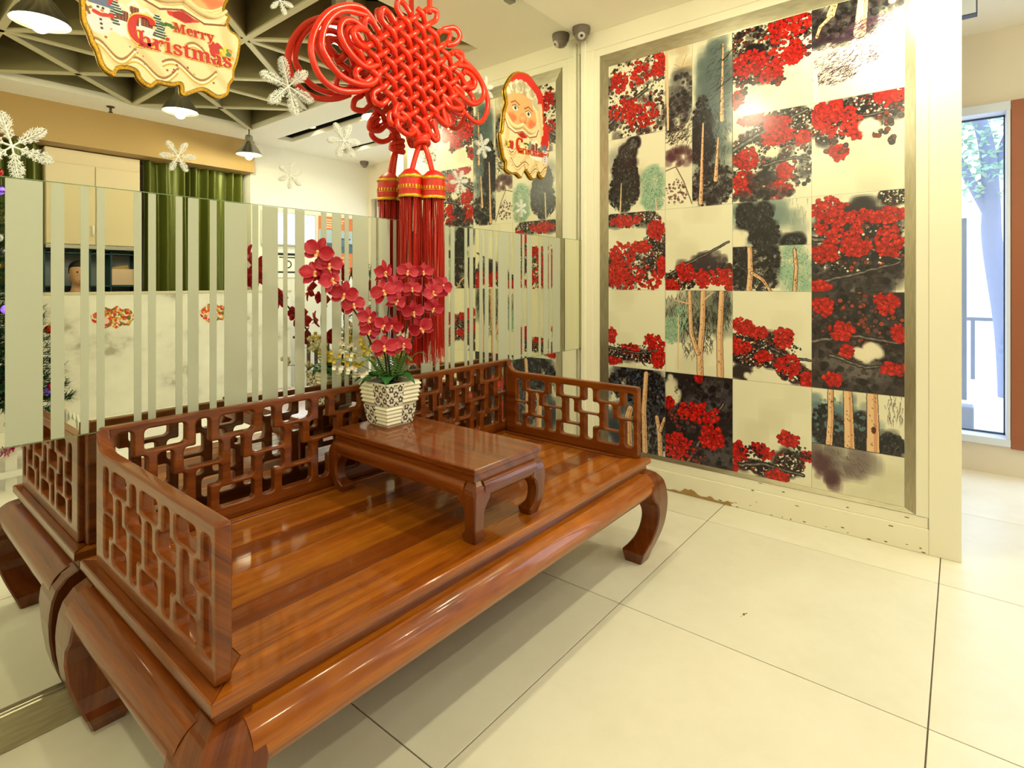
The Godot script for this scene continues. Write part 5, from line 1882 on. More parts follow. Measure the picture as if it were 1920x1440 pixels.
func letters(text: String, size: float, depth: float) -> TextMesh:
	var t := TextMesh.new()
	var f := SystemFont.new()
	f.font_names = PackedStringArray(["Droid Serif"])
	f.font_weight = 700
	t.font = f
	t.text = text
	t.font_size = 64
	t.pixel_size = size / 64.0
	t.depth = depth
	return t

func word(called: String, text: String, at: Vector3, size: float, ang: float, m: Material, parent: Node, edge: Material = null) -> void:
	if edge:
		var e := MeshInstance3D.new()
		var te := letters(text, size, 0.002)
		te.material = edge
		e.mesh = te
		e.name = called + "_outline"
		parent.add_child(e, true)
		number(e, called + "_outline")
		e.transform = Transform3D(Basis(V(0, 0, 1), ang).scaled(V(1.04, 1.12, 1)), at - V(0, 0, 0.0008))
	var o := MeshInstance3D.new()
	var tm := letters(text, size, 0.003)
	tm.material = m
	o.mesh = tm
	o.name = called
	parent.add_child(o, true)
	number(o, called)
	o.transform = Transform3D(Basis(V(0, 0, 1), ang), at)

func build_plaque(at: Vector3, flip: bool, label: String) -> void:
	var p := thing("festive_plaque", label, "wall plaque", at)
	# outline measured from the whole one, about its middle
	var s := "-0.16,0.24 -0.105,0.298 -0.055,0.317 0.03,0.324 0.1,0.291 0.163,0.25 0.186,0.154 0.191,0.09 0.228,0.034 0.247,-0.039 0.238,-0.15 0.219,-0.234 0.191,-0.287 0.154,-0.292 0.118,-0.266 0.1,-0.306 0.056,-0.312 0.0,-0.27 -0.029,-0.294 -0.046,-0.322 -0.095,-0.304 -0.143,-0.311 -0.19,-0.293 -0.19,-0.249 -0.213,-0.223 -0.244,-0.102 -0.221,-0.073 -0.205,0.039 -0.182,0.099 -0.198,0.169"
	var pts := []
	for q in s.split(" "):
		var w := q.split(",")
		pts.append(V(float(w[0]) * (-1.0 if flip else 1.0), float(w[1]), 0))
	if flip:
		pts.reverse()
	var poly := PackedVector2Array()
	for q in smooth_path(pts, 4, true):
		poly.append(Vector2(q.x, q.y))
	if flip:
		# the larger one's beard as it hangs in view
		var bl := "-0.237,-0.118 -0.234,-0.17 -0.222,-0.2 -0.211,-0.234 -0.2,-0.254 -0.191,-0.287 -0.178,-0.307 -0.161,-0.316 -0.15,-0.318 -0.143,-0.297 -0.119,-0.287 -0.097,-0.289 -0.09,-0.306 -0.073,-0.322 -0.05,-0.327 -0.033,-0.308 -0.006,-0.306 0.016,-0.303 0.035,-0.295 0.038,-0.321 0.054,-0.325 0.091,-0.301 0.114,-0.294 0.138,-0.304 0.162,-0.307 0.193,-0.286 0.199,-0.252 0.215,-0.222 0.215,-0.196 0.227,-0.157 0.234,-0.119 0.237,-0.076 0.221,-0.056 0.202,-0.049 0.193,-0.027 0.202,-0.001 0.18,0.007 0.186,0.038 0.193,0.053"
		var low := []
		for q in bl.split(" "):
			var w := q.split(",")
			low.append(V(float(w[0]), float(w[1]), 0))
		for q in [[0.2, 0.1], [0.19, 0.16], [0.16, 0.22], [0.105, 0.29], [0.055, 0.317], [-0.03, 0.324], [-0.1, 0.291], [-0.163, 0.25], [-0.186, 0.154], [-0.2, 0.09], [-0.228, 0.034], [-0.242, -0.04]]:
			low.append(V(q[0], q[1], 0))
		poly.clear()
		for q in smooth_path(low, 3, true):
			poly.append(Vector2(q.x, q.y))
	if Geometry2D.is_polygon_clockwise(poly):
		poly.reverse()
	var up := Transform3D(Basis(V(1, 0, 0), V(0, 0, 1), V(0, 1, 0)), Vector3.ZERO)   # prism's y becomes depth
	var gold := mat(c8(214, 184, 40), 0.35, 0.5)
	gold.albedo_texture = ramp_tex(128, 128, [[noise_img(128, 128, 128, 128, 0.4, 51, 2), 1.4], [noise_img(128, 128, 128, 128, 0.2, 52, 2), 0.4]], grad([[0, c8(150, 120, 20)], [0.6, c8(220, 190, 50)], [1, c8(255, 250, 170)]]))
	gold.uv1_scale = V(4, 4, 1)
	var b := MB.new()
	b.prism(poly, 0.0, 0.008, 0.001, up)
	put("gold_edge", b, gold, p, 0)
	var inn := Geometry2D.offset_polygon(poly, -0.0105)
	var m := mat(Color(1, 1, 1), 0.45)
	m.albedo_texture = plaque_paint(flip)
	b = MB.new()
	var big: PackedVector2Array = inn[0]
	for q in inn:
		if q.size() > big.size():
			big = q
	b.prism(big, 0.008, 0.014, 0.0015, up)
	for i in b.v.size():
		var u := (b.v[i].x + 0.247) / 0.494
		b.uv[i] = Vector2(1.0 - u if flip else u, (0.324 - b.v[i].y) / 0.646)
	put("painted_face", b, m, p)
	# raised nose and moustache
	var sx := -1.0 if flip else 1.0
	var skin := mat(c8(230, 150, 100), 0.4)
	b = MB.new()
	b.lathe([Vector2(0.001, 0.016), Vector2(0.014, 0.013), Vector2(0.024, 0.006), Vector2(0.028, 0.0)], 16, Transform3D(Basis(V(1, 0, 0), PI / 2), V(sx * -0.035, 0.035, 0.013)))
	put("nose", b, skin, p)
	b = MB.new()
	for sg in [-1.0, 1.0]:
		b.tube(smooth_path([V(sx * -0.04, 0.0, 0.014), V(sx * (-0.04 + sg * 0.06), -0.028, 0.016), V(sx * (-0.04 + sg * 0.11), -0.022, 0.014), V(sx * (-0.04 + sg * 0.145), 0.012, 0.013)], 5), 0.014, 8, false, 0.005)
	put("moustache", b, mat(c8(232, 208, 160), 0.5), p)
	# lettering
	var red := mat(c8(196, 24, 16), 0.35)
	var rim := mat(c8(240, 196, 90), 0.35, 0.3)
	if flip:
		word("big_letter", "C", V(-0.083, -0.153, 0.0165), 0.135, 0.0, red, p, rim)
		word("lettering", "hristmas", V(0.054, -0.176, 0.0165), 0.066, 0.05, red, p, rim)
		word("small_lettering", "Merry", V(0.075, -0.105, 0.0165), 0.042, 0.06, red, p, rim)
	else:
		word("big_letter", "C", V(-0.075, -0.13, 0.0165), 0.12, 0.0, red, p, rim)
		word("lettering", "hristmas", V(0.042, -0.148, 0.0165), 0.058, 0.06, red, p, rim)
	var green := mat(c8(60, 110, 50), 0.4)
	b = MB.new()
	for k in 3:
		b.box(V(sx * 0.0 - 0.02 + k * 0.016, -0.11 + 0.004 * (k % 2), 0.0155), V(0.02, 0.009, 0.003), 0.001, Transform3D(Basis(), Vector3.ZERO))
	put("holly_leaves", b, green, p)

func build_flakes() -> void:
	var b := MB.new()
	rng.seed = 404
	for k in 6:
		var t := Transform3D(Basis(V(0, 0, 1), k * TAU / 6 + 0.2 + rr(-0.06, 0.06)), Vector3.ZERO)
		b.tube(PackedVector3Array([t * V(0, 0, 0.03), t * V(0, 0.98, 0.05)]), 0.026, 5, false, 0.014)
		for j in 7:
			var y := 0.2 + j * 0.122
			var L: float = [0.22, 0.3, 0.36, 0.36, 0.3, 0.22, 0.13][j]
			for sg in [-1.0, 1.0]:
				for lay in 2:
					var up: float = [0.0, 0.16, 0.3][lay]
					var wid: float = [0.85, 0.6, 0.25][lay]
					var tip := V(sg * L * wid * rr(0.55, 0.8), y + L * rr(0.6, 0.95), 0.03 + up * (1.0 - y * 0.6))
					b.tube(PackedVector3Array([t * V(0, y, 0.03), t * tip]), 0.011, 3, false, 0.009)
					for s in [0.62]:
						var q: Vector3 = V(0, y, 0.03).lerp(tip, s)
						var e1: Vector3 = q + V(sg * 0.07, 0.012, 0.015)
						var e2: Vector3 = q + V(-sg * 0.015, 0.075, 0.01)
						b.tube(PackedVector3Array([t * q, t * e1]), 0.008, 3, false, 0.013)
						b.tube(PackedVector3Array([t * q, t * e2]), 0.008, 3, false, 0.013)
	var mesh := b.mesh(M.flake)
	var list := [["-2.977,1.681", 0.088, "large white snowflake at the far left above the striped band"], ["-2.554,1.728", 0.052, "white snowflake hanging over the pale cupboard reflection and green curtain edge"], ["-2.148,1.723", 0.05, "white snowflake on mirror in front of the plain white wall reflection"], ["-2.159,2.073", 0.104, "large white snowflake between the bearded plaque and the red knot ear"], ["-1.904,1.91", 0.074, "white snowflake just left of the red tassels over the ceiling slots"], ["-0.993,2.38", 0.064, "white snowflake beside the knot's right ear at upper right"], ["-1.015,2.056", 0.062, "white snowflake left of the smaller plaque's beard"], ["-1.2,1.832", 0.062, "white snowflake just right of the red tassels over red blossom"], ["-0.669,1.747", 0.05, "small white snowflake below the smaller plaque near the corner"], ["-2.192,2.4", 0.05, "white snowflake cut by the top edge between plaque and knot"]]
	for i in list.size():
		var q: PackedStringArray = (list[i][0] as String).split(",")
		var o := put_mesh("snowflake", mesh)
		tag(o, list[i][2], "snowflake", "snowflakes stuck on the mirror")
		o.position = V(float(q[0]), float(q[1]), 0.0)
		o.scale = Vector3.ONE * float(list[i][1]) / 0.98
		o.rotation.z = i * 0.37

# ---------------------------------------------------------------- lamps and small fittings
func build_lamps() -> void:
	var at := [[-0.31, 1.86, "pendant lamp nearest the mural partition, reflected beside the red tassels"], [-0.345, 4.12, "pendant lamp at the far recess corner above the reception curtain"], [-1.45, 0.72, "pendant lamp seen behind the red knot's left ear in the mirror"], [-1.45, 3.01, "pendant lamp reflected just below the larger bearded plaque"], [-2.57, 1.86, "pendant lamp reflected at the upper left corner of the view"], [-3.69, 0.72, "pendant lamp over the left end, beyond the view near the mirror"], [-3.69, 3.01, "pendant lamp over the left end, beyond the view away from the mirror"], [-4.81, 1.86, "pendant lamp at the far left end of the recess"]]
	var y := 2.725
	for a in at:
		var l := thing("pendant_lamp", a[2], "pendant lamp", V(a[0], y, a[1]), "pendant lamps in the ceiling recess")
		var b := MB.new()
		b.lathe([Vector2(0.135, 0.0), Vector2(0.128, 0.022), Vector2(0.105, 0.06), Vector2(0.072, 0.105), Vector2(0.048, 0.135), Vector2(0.04, 0.15), Vector2(0.04, 0.15), Vector2(0.04, 0.2), Vector2(0.036, 0.215), Vector2(0.02, 0.222)], 28)
		put("lamp_shade", b, M.chrome, l)
		b = MB.new()
		b.tube(PackedVector3Array([V(0, 0.22, 0), V(0, H - y + 0.02, 0)]), 0.006, 6)
		put("cord", b, M.black, l)
		b = MB.new()
		b.lathe([Vector2(0.0005, 0.002), Vector2(0.08, 0.004), Vector2(0.122, 0.012), Vector2(0.122, 0.012), Vector2(0.1, 0.045), Vector2(0.0005, 0.05)], 28)
		put("lamp_glass", b, M.lamp_glow, l)
		bulb(l, V(0, -0.016, 0), LAMP, 0.042)
	for s in [[0.155, 2.75], [0.155, 3.7], [0.945, 3.0], [0.945, 3.9]]:
		var l := thing("slot_spotlight", "round spotlight inside a dark ceiling slot" + (", nearer slot" if s[0] < 0.5 else ", farther slot") + (", window end" if s[1] > 3.5 else ", mirror end"), "spotlight", V(s[0], H + 0.06, s[1]), "spotlights in the ceiling slots")
		var b := MB.new()
		b.lathe([Vector2(0.062, 0.0), Vector2(0.066, 0.02), Vector2(0.05, 0.1), Vector2(0.02, 0.13)], 20)
		put("housing", b, M.chrome, l)
		b = MB.new()
		b.lathe([Vector2(0.0005, 0.004), Vector2(0.055, 0.008), Vector2(0.055, 0.008), Vector2(0.04, 0.03), Vector2(0.0005, 0.032)], 20)
		put("lamp_glass", b, M.lamp_glow, l)
		spot(l, V(0, 0.016, 0), LAMP * 0.7, 70, 0.01, Color(1, 0.95, 0.84))

func build_cameras() -> void:
	for c in [[V(-0.117, H, 0.082), "grey dome security camera in the ceiling corner by the mirror"], [V(1.47, H, 4.5), "small dome security camera on the far ceiling near the entrance"]]:
		var d := thing("dome_camera", c[1], "security camera", c[0], "dome cameras")
		var b := MB.new()
		b.lathe([Vector2(0.06, 0.0), Vector2(0.061, -0.012), Vector2(0.056, -0.04), Vector2(0.046, -0.055)], 24)
		put("housing", b, mat(c8(104, 92, 84), 0.5), d)
		b = MB.new()
		b.lathe([Vector2(0.047, -0.05), Vector2(0.042, -0.068), Vector2(0.028, -0.084), Vector2(0.0005, -0.09)], 24)
		put("dome", b, mat(c8(120, 106, 98), 0.35), d)
		b = MB.new()
		var f := V(-0.75, -0.45, 0.5).normalized()
		var t := Transform3D(Basis.looking_at(-f, Vector3.UP) * Basis(V(1, 0, 0), PI / 2), V(0, -0.05, 0) + f * 0.028)
		b.lathe([Vector2(0.0005, 0.02), Vector2(0.012, 0.019), Vector2(0.012, 0.019), Vector2(0.024, 0.016), Vector2(0.026, 0.0)], 18, t)
		put("lens_ring", b, mat(c8(196, 190, 182), 0.4), d)
		b = MB.new()
		b.lathe([Vector2(0.0005, 0.024), Vector2(0.01, 0.021)], 14, t)
		put("lens", b, M.black, d)
	var s := thing("sprinkler", "dark ceiling sprinkler on the strip beside the recess", "sprinkler", V(-1.578, H, 4.36))
	var b := MB.new()
	b.lathe([Vector2(0.035, 0.0), Vector2(0.034, -0.008), Vector2(0.012, -0.012), Vector2(0.01, -0.05), Vector2(0.02, -0.055), Vector2(0.02, -0.058)], 14)
	put("head", b, mat(c8(60, 44, 30), 0.5), s)
	var hs := thing("hanging_sign", "white hanging sign panel by the ceiling right of the partition edge", "sign", V(0.6, 2.742, 2.047))
	b = MB.new()
	b.box(V(0, 0.09, 0.0), V(0.05, 0.17, 0.16), 0.003)
	put("panel", b, mat(c8(232, 238, 246), 0.4), hs)
	b = MB.new()
	b.box(V(0, 0.003, 0.0), V(0.054, 0.006, 0.166), 0.001)
	b.box(V(0, 0.09, 0.082), V(0.054, 0.18, 0.005), 0.001)
	put("edge", b, mat(c8(70, 80, 100), 0.5), hs)
	b = MB.new()
	for q in [-0.05, 0.05]:
		b.tube(PackedVector3Array([V(0, 0.17, q), V(0, H - 2.742, q)]), 0.003, 5)
	put("hanger", b, M.chrome, hs)
	var t := thing("ceiling_bracket", "small grey bracket on the ceiling edge above the mirror", "bracket", V(-0.72, H, 0.045))
	b = MB.new()
	b.box(V(0, -0.012, 0), V(0.06, 0.024, 0.05), 0.004)
	put("plate", b, mat(c8(150, 146, 130), 0.4), t)

# ---------------------------------------------------------------- what the mirror shows: the other side of the lobby
func build_lobby() -> void:
	var marble_a := noise_img(128, 256, 1024, 512, 0.012, 61, 5)
	var marble_b := noise_img(256, 256, 1024, 512, 0.03, 62, 4)
	var marble := mat(Color(1, 1, 1), 0.25)
	marble.albedo_texture = ramp_tex(1024, 512, [[marble_a, 1.0], [marble_b, 0.5]], grad([[0.0, c8(176, 170, 156)], [0.18, c8(216, 212, 202)], [0.36, c8(228, 225, 216)], [0.55, c8(232, 228, 218)], [1.0, c8(238, 236, 228)]]))
	marble.uv1_scale = V(0.6, 0.6, 1)
	var d := thing("reception_desk", "long reception desk faced in pale veined marble slabs", "reception desk")
	var b := MB.new()
	for k in 4:
		b = MB.new()
		b.box(V([-2.6, -1.67, -0.74, 0.01][k], 0.59, 4.405), V(0.926 if k < 3 else 0.566, 1.18, 0.03), 0.002)
		put("marble_slab", b, marble, d, 0)
	b = MB.new()
	b.box(V(-1.385, 1.193, 4.47), V(3.37, 0.028, 0.17), 0.004)
	put("counter_ledge", b, mat(c8(206, 196, 170), 0.3), d)
	b = MB.new()
	b.box(V(-1.385, 0.38, 4.505), V(3.33, 0.76, 0.17), 0.004)
	put("desk_body", b, mat(c8(130, 100, 70), 0.5), d)
	# stickers on the marble
	var sim := Image.create(128, 64, false, Image.FORMAT_RGBA8)
	sim.fill(c8(226, 214, 186))
	rng.seed = 8
	for k in 420:
		dab(sim, disc([3.0, 4.0, 5.0][k % 3], [c8(200, 40, 30), c8(226, 160, 60), c8(236, 220, 190), c8(90, 110, 50), c8(216, 80, 40)][k % 5]), rr(0, 128), rr(0, 64))
	dab(sim, disc(9, c8(236, 190, 190)), 42, 22)
	sim.convert(Image.FORMAT_RGB8)
	var stm := mat(Color(1, 1, 1), 0.4)
	stm.albedo_texture = tex(sim)
	for q in [[-1.55, 0.955, 0.36, "festive red and gold sticker on marble desk, left of two"], [-0.62, 0.96, 0.28, "festive red and gold sticker on marble desk, right of two"]]:
		var w: float = q[2]
		var hgt := 0.2
		b = MB.new()
		var poly := PackedVector2Array()
		for k in 22:
			var g := TAU * k / 22
			poly.append(Vector2(cos(g) * w * 0.5 * (1.0 + 0.12 * sin(k * 2.4)), sin(g) * hgt * 0.5 * (1.0 + 0.18 * cos(k * 3.1))))
		b.prism(poly, 0.0, 0.002, 0.0, Transform3D(Basis(V(-1, 0, 0), V(0, 0, -1), V(0, 1, 0)), V(q[0], q[1], 4.39)))
		for i in b.v.size():
			b.uv[i] = Vector2((b.v[i].x - q[0]) / w + 0.5, (b.v[i].y - q[1]) / hgt + 0.5)
		tag(put("sticker", b, stm), q[3], "sticker", "stickers on the reception desk")
	# curtains
	var cm := mat(c8(92, 98, 30), 0.3, 0.25)
	cm.rim_enabled = true
	cm.rim = 0.5
	for q in [[-1.16, -0.06, "green satin curtain right of the pale cupboard behind the reception"], [-2.9, -2.0, "green satin curtain left of the pale cupboard behind the reception"]]:
		var rows := []
		var n: int = int((q[1] - q[0]) / 0.009)
		for yy in [2.64, 2.2, 1.6, 1.0, 0.4, 0.02]:
			var row := PackedVector3Array()
			for k in n + 1:
				var x: float = lerpf(q[0], q[1], float(k) / n)
				var ph := x * 56.0 + 2.6 * sin(x * 11.0 + 0.7) + 1.3 * sin(x * 27.0) + 0.3 * sin(yy * 2.0 + x * 5.0)
				row.append(V(x, yy, 4.86 + 0.055 * sin(ph) + 0.02 * sin(x * 19.0 + yy * 0.6)))
			rows.append(row)
		b = MB.new()
		b.grid(rows)
		tag(put("curtain", b, cm), q[2], "curtain", "green curtains behind the reception")
	# cupboard with two doors, steel lip and niche
	var cu := thing("wall_cupboard", "pale cupboard with two doors hung between the green curtains", "cupboard")
	var beige := mat(c8(214, 196, 162), 0.5)
	b = MB.new()
	b.box(V(-1.59, 2.145, 4.97), V(0.8, 0.95, 0.3), 0.003)
	put("body", b, beige, cu)
	for k in 2:
		b = MB.new()
		b.box(V(-1.79 + k * 0.4, 2.08, 4.815), V(0.392, 0.8, 0.018), 0.003)
		var dr := put("cupboard_door", b, beige, cu)
		b = MB.new()
		b.tube(smooth_path([V(-1.62 + k * 0.07, 1.87, 4.806), V(-1.62 + k * 0.07, 1.86, 4.775), V(-1.62 + k * 0.07, 1.79, 4.77), V(-1.62 + k * 0.07, 1.77, 4.806)], 4), 0.009, 6)
		put("handle", b, M.white, dr)
	b = MB.new()
	b.box(V(-1.59, 1.655, 4.95), V(0.8, 0.04, 0.3), 0.003)
	put("steel_lip", b, mat(c8(176, 178, 172), 0.3, 0.7), cu)
	var sh := thing("document_rack", "grey blue rack with dark green dividers in the niche behind desk", "rack")
	b = MB.new()
	b.box(V(-1.59, 1.1, 5.12), V(0.8, 1.06, 0.03))
	put("back_panel", b, mat(c8(150, 158, 172), 0.6), sh)
	var teal := mat(c8(20, 70, 74), 0.4)
	for x in [-1.985, -1.62, -1.44, -1.2]:
		b = MB.new()
		b.box(V(x, 1.1, 5.0), V(0.014, 1.05, 0.24), 0.001)
		put("divider", b, teal, sh)
	for yy in [1.26, 1.595]:
		b = MB.new()
		b.box(V(-1.59, yy, 5.0), V(0.8, 0.014, 0.24), 0.001)
		put("shelf", b, teal, sh)
	b = MB.new()
	b.box(V(-1.33, 1.355, 4.98), V(0.22, 0.17, 0.2), 0.003)
	tag(put("carton", b, mat(c8(206, 176, 150), 0.7)), "small pale printed carton on the rack shelf behind the reception", "carton")
	b = MB.new()
	b.box(V(-1.37, 1.46, 4.93), V(0.16, 0.11, 0.006), 0.001, Transform3D(Basis(V(0, 0, 1), 0.2), V(0.29, 0.26, 0)))
	tag(put("brown_envelope", b, mat(c8(168, 140, 80), 0.7)), "brown envelope leaning on the carton behind the reception", "envelope")
	build_person(V(-1.735, -0.04, 4.79))
	# screen and posters on the white wall
	var scr := thing("wall_screen", "bright white wall screen above the reception beside the orange poster", "screen")
	b = MB.new()
	b.box(V(0.43, 1.985, 4.683), V(0.74, 0.43, 0.03), 0.004)
	put("bezel", b, mat(c8(196, 200, 206), 0.4), scr)
	var em := mat(c8(240, 244, 255), 0.3)
	em.emission_enabled = true
	em.emission = Color(0.95, 0.97, 1.0)
	em.emission_energy_multiplier = 1.1
	b = MB.new()
	b.box(V(0.43, 1.985, 4.667), V(0.70, 0.39, 0.004))
	put("display", b, em, scr)
	b = MB.new()
	for r in 7:
		b.box(V(0.735, 2.1 - r * 0.045, 4.6645), V(0.06, 0.006, 0.002))
	put("text_line", b, mat(c8(170, 174, 182), 0.4), scr)
	var al := AreaLight3D.new()
	al.name = "screen_light"
	scr.add_child(al)
	al.area_size = Vector2(0.7, 0.39)
	al.position = V(0.43, 1.985, 4.66)
	al.light_energy = 0.2
	al.area_range = 9.0
	al.shadow_enabled = true
	var pim := Image.create(160, 214, false, Image.FORMAT_RGB8)
	pim.fill(c8(226, 120, 50))
	pim.fill_rect(Rect2i(0, 48, 160, 84), c8(170, 190, 206))
	pim.fill_rect(Rect2i(0, 96, 160, 36), c8(70, 96, 110))
	pim.fill_rect(Rect2i(20, 70, 14, 40), c8(50, 70, 84))
	pim.fill_rect(Rect2i(80, 76, 70, 6), c8(60, 80, 96))
	pim.fill_rect(Rect2i(90, 82, 50, 24), c8(90, 116, 130))
	for r in 4:
		pim.fill_rect(Rect2i(14, 10 + r * 9, 120 - r * 20, 4), c8(244, 224, 200))
		pim.fill_rect(Rect2i(12, 146 + r * 14, 132, 6), c8(240, 180, 110))
	var pmm := mat(Color(1, 1, 1), 0.4)
	pmm.albedo_texture = tex(pim)
	b = MB.new()
	b.quad(V(1.39, 2.2, 4.69), V(0.86, 2.2, 4.69), V(0.86, 1.4, 4.69), V(1.39, 1.4, 4.69), V(0, 0, -1), Vector2(1, 0), Vector2(0, 0), Vector2(0, 1), Vector2(1, 1))
	b.box(V(1.125, 1.8, 4.6955), V(0.53, 0.8, 0.009))
	tag(put("poster", b, pmm), "orange travel poster with blue building photograph beside the wall screen", "poster")
	var nt := thing("notice", "white notice with bold black marks under the wall screen", "notice")
	b = MB.new()
	b.box(V(0.42, 1.54, 4.694), V(0.36, 0.36, 0.008), 0.001)
	put("sheet", b, M.white, nt)
	b = MB.new()
	b.box(V(0.42, 1.66, 4.689), V(0.3, 0.03, 0.003))
	b.box(V(0.42, 1.62, 4.689), V(0.24, 0.014, 0.003))
	b.box(V(0.42, 1.43, 4.689), V(0.3, 0.02, 0.003))
	b.lathe([Vector2(0.036, 0.0), Vector2(0.05, 0.0), Vector2(0.05, 0.0), Vector2(0.05, 0.003)], 18, Transform3D(Basis(V(1, 0, 0), PI / 2), V(0.42, 1.53, 4.688)))
	put("marks", b, M.black, nt)
	# potted plant and a dark red stand to the right of the desk
	var st := thing("plant_stand", "dark red wooden stand right of the reception desk", "stand", V(0.5, 0.0, 4.25))
	b = MB.new()
	for sx in [-1.0, 1.0]:
		for sz in [-1.0, 1.0]:
			b = MB.new()
			b.box(V(sx * 0.13, 0.3, sz * 0.13), V(0.035, 0.6, 0.035), 0.004)
			put("leg", b, M.wood4, st, 1)
	b = MB.new()
	b.box(V(0, 0.615, 0), V(0.34, 0.03, 0.34), 0.006)
	put("top", b, M.wood4, st, 0)
	var pl := thing("potted_plant", "leafy green plant in a white pot near the entrance", "potted plant", V(1.28, 0.0, 4.2))
	b = MB.new()
	b.lathe([Vector2(0.0005, 0.0), Vector2(0.12, 0.0), Vector2(0.12, 0.0), Vector2(0.17, 0.36), Vector2(0.18, 0.38), Vector2(0.165, 0.38), Vector2(0.15, 0.34), Vector2(0.0005, 0.34)], 24)
	put("pot", b, M.white, pl)
	rng.seed = 31
	for k in 5:
		b = MB.new()
		b.tube(smooth_path([V(0, 0.33, 0), V(rr(-0.1, 0.1), 0.8, rr(-0.1, 0.1)), V(rr(-0.2, 0.2), 1.35 + rr(0, 0.3), rr(-0.2, 0.2))], 5), 0.012, 6, false, 0.005)
		put("stem", b, mat(c8(90, 80, 50), 0.7), pl)
	var lm := mat(c8(52, 104, 60), 0.4)
	lm.backlight_enabled = true
	lm.backlight = Color(0.3, 0.3, 0.3)
	for k in 90:
		b = MB.new()
		var t := Transform3D(Basis.from_euler(V(rr(-0.5, 0.9), rr(0, TAU), rr(-0.3, 0.3))), V(rr(-0.14, 0.14), rr(0.6, 1.6), rr(-0.14, 0.14)))
		var rows := []
		for i in 5:
			var s := i / 4.0
			var row := PackedVector3Array()
			for j in 3:
				row.append(t * V((j - 1) * 0.035 * sin(PI * clampf(s * 0.92 + 0.06, 0, 1)), -0.05 * s * s + 0.008 * absf(j - 1), 0.02 + s * 0.17))
			rows.append(row)
		b.grid(rows)
		put("leaf", b, lm, pl)
	build_fir()

func build_person(c: Vector3) -> void:
	var p := thing("person", "person in dark jacket seated behind the reception desk facing the lobby", "person", c)
	# one surface from lap to crown: rows of (height, half width, front, back); faces -z
	var rows := [[0.5, 0.17, 0.12, 0.12], [0.7, 0.165, 0.12, 0.11], [0.9, 0.185, 0.125, 0.11], [1.05, 0.2, 0.12, 0.1], [1.14, 0.205, 0.1, 0.09], [1.2, 0.18, 0.08, 0.08], [1.235, 0.11, 0.062, 0.068], [1.255, 0.066, 0.056, 0.062], [1.29, 0.058, 0.055, 0.06], [1.31, 0.056, 0.07, 0.066], [1.325, 0.052, 0.096, 0.075], [1.35, 0.064, 0.102, 0.085], [1.38, 0.071, 0.1, 0.092], [1.41, 0.075, 0.1, 0.096], [1.44, 0.077, 0.098, 0.098], [1.48, 0.077, 0.096, 0.098], [1.51, 0.072, 0.086, 0.09], [1.535, 0.055, 0.062, 0.066], [1.55, 0.028, 0.03, 0.034], [1.555, 0.002, 0.002, 0.002]]
	var rings := []
	for r in rows:
		var ring := PackedVector3Array()
		for k in 28:
			var g := TAU * k / 28
			var x: float = cos(g) * r[1]
			var z: float = -sin(g) * (r[2] if sin(g) > 0 else r[3])
			var q := V(x, r[0], z)
			if sin(g) > 0.97 and r[0] > 1.38 and r[0] < 1.45:
				q.z -= 0.02 * (1.0 - absf(r[0] - 1.395) / 0.05)
			if absf(x) > 0.022 and absf(x) < 0.045 and absf(r[0] - 1.44) < 0.01 and sin(g) > 0:
				q.z += 0.008
			ring.append(q)
		rings.append(ring)
	var b := MB.new()
	b.use_col = true
	var skin := c8(206, 158, 124).srgb_to_linear()
	var cloth := c8(36, 38, 44).srgb_to_linear()
	b.grid(rings, true)
	for sg in [-1.0, 1.0]:
		b.tube(smooth_path([V(sg * 0.17, 1.14, 0.0), V(sg * 0.24, 1.0, 0.0), V(sg * 0.25, 0.84, -0.03), V(sg * 0.2, 0.79, -0.15)], 5), 0.055, 10, false, 0.034)
		b.lathe([Vector2(0.0005, 0.012), Vector2(0.012, 0.01), Vector2(0.018, 0.0)], 10, Transform3D(Basis(V(0, 0, 1), -sg * PI / 2), V(sg * 0.07, 1.415, 0.006)))
	for i in b.v.size():
		b.col[i] = skin if b.v[i].y > 1.25 and absf(b.v[i].x) < 0.12 else cloth
	var m := mat(Color(1, 1, 1), 0.6)
	m.vertex_color_use_as_albedo = true
	put("body", b, m, p)
	b = MB.new()
	var hr := []
	for r in [[1.42, 0.08, -0.02, 0.1], [1.46, 0.081, 0.03, 0.102], [1.495, 0.08, 0.094, 0.1], [1.525, 0.068, 0.082, 0.086], [1.55, 0.04, 0.045, 0.05], [1.562, 0.003, 0.003, 0.003]]:
		var ring := PackedVector3Array()
		for k in 28:
			var g := TAU * k / 28
			ring.append(V(cos(g) * r[1], r[0], -sin(g) * (r[2] if sin(g) > 0 else r[3])))
		hr.append(ring)
	b.grid(hr, true)
	put("hair", b, mat(c8(26, 22, 20), 0.5), p)
	for sg in [-1.0, 1.0]:
		b = MB.new()
		b.lathe([Vector2(0.0005, 0.006), Vector2(0.006, 0.004), Vector2(0.01, 0.0)], 10, Transform3D(Basis(V(1, 0, 0), -PI / 2), V(sg * 0.03, 1.44, -0.088)))
		put("eye", b, M.black, p)
	b = MB.new()
	b.box(V(0, 1.355, -0.1), V(0.042, 0.008, 0.008), 0.003)
	put("mouth", b, mat(c8(160, 84, 74), 0.5), p)

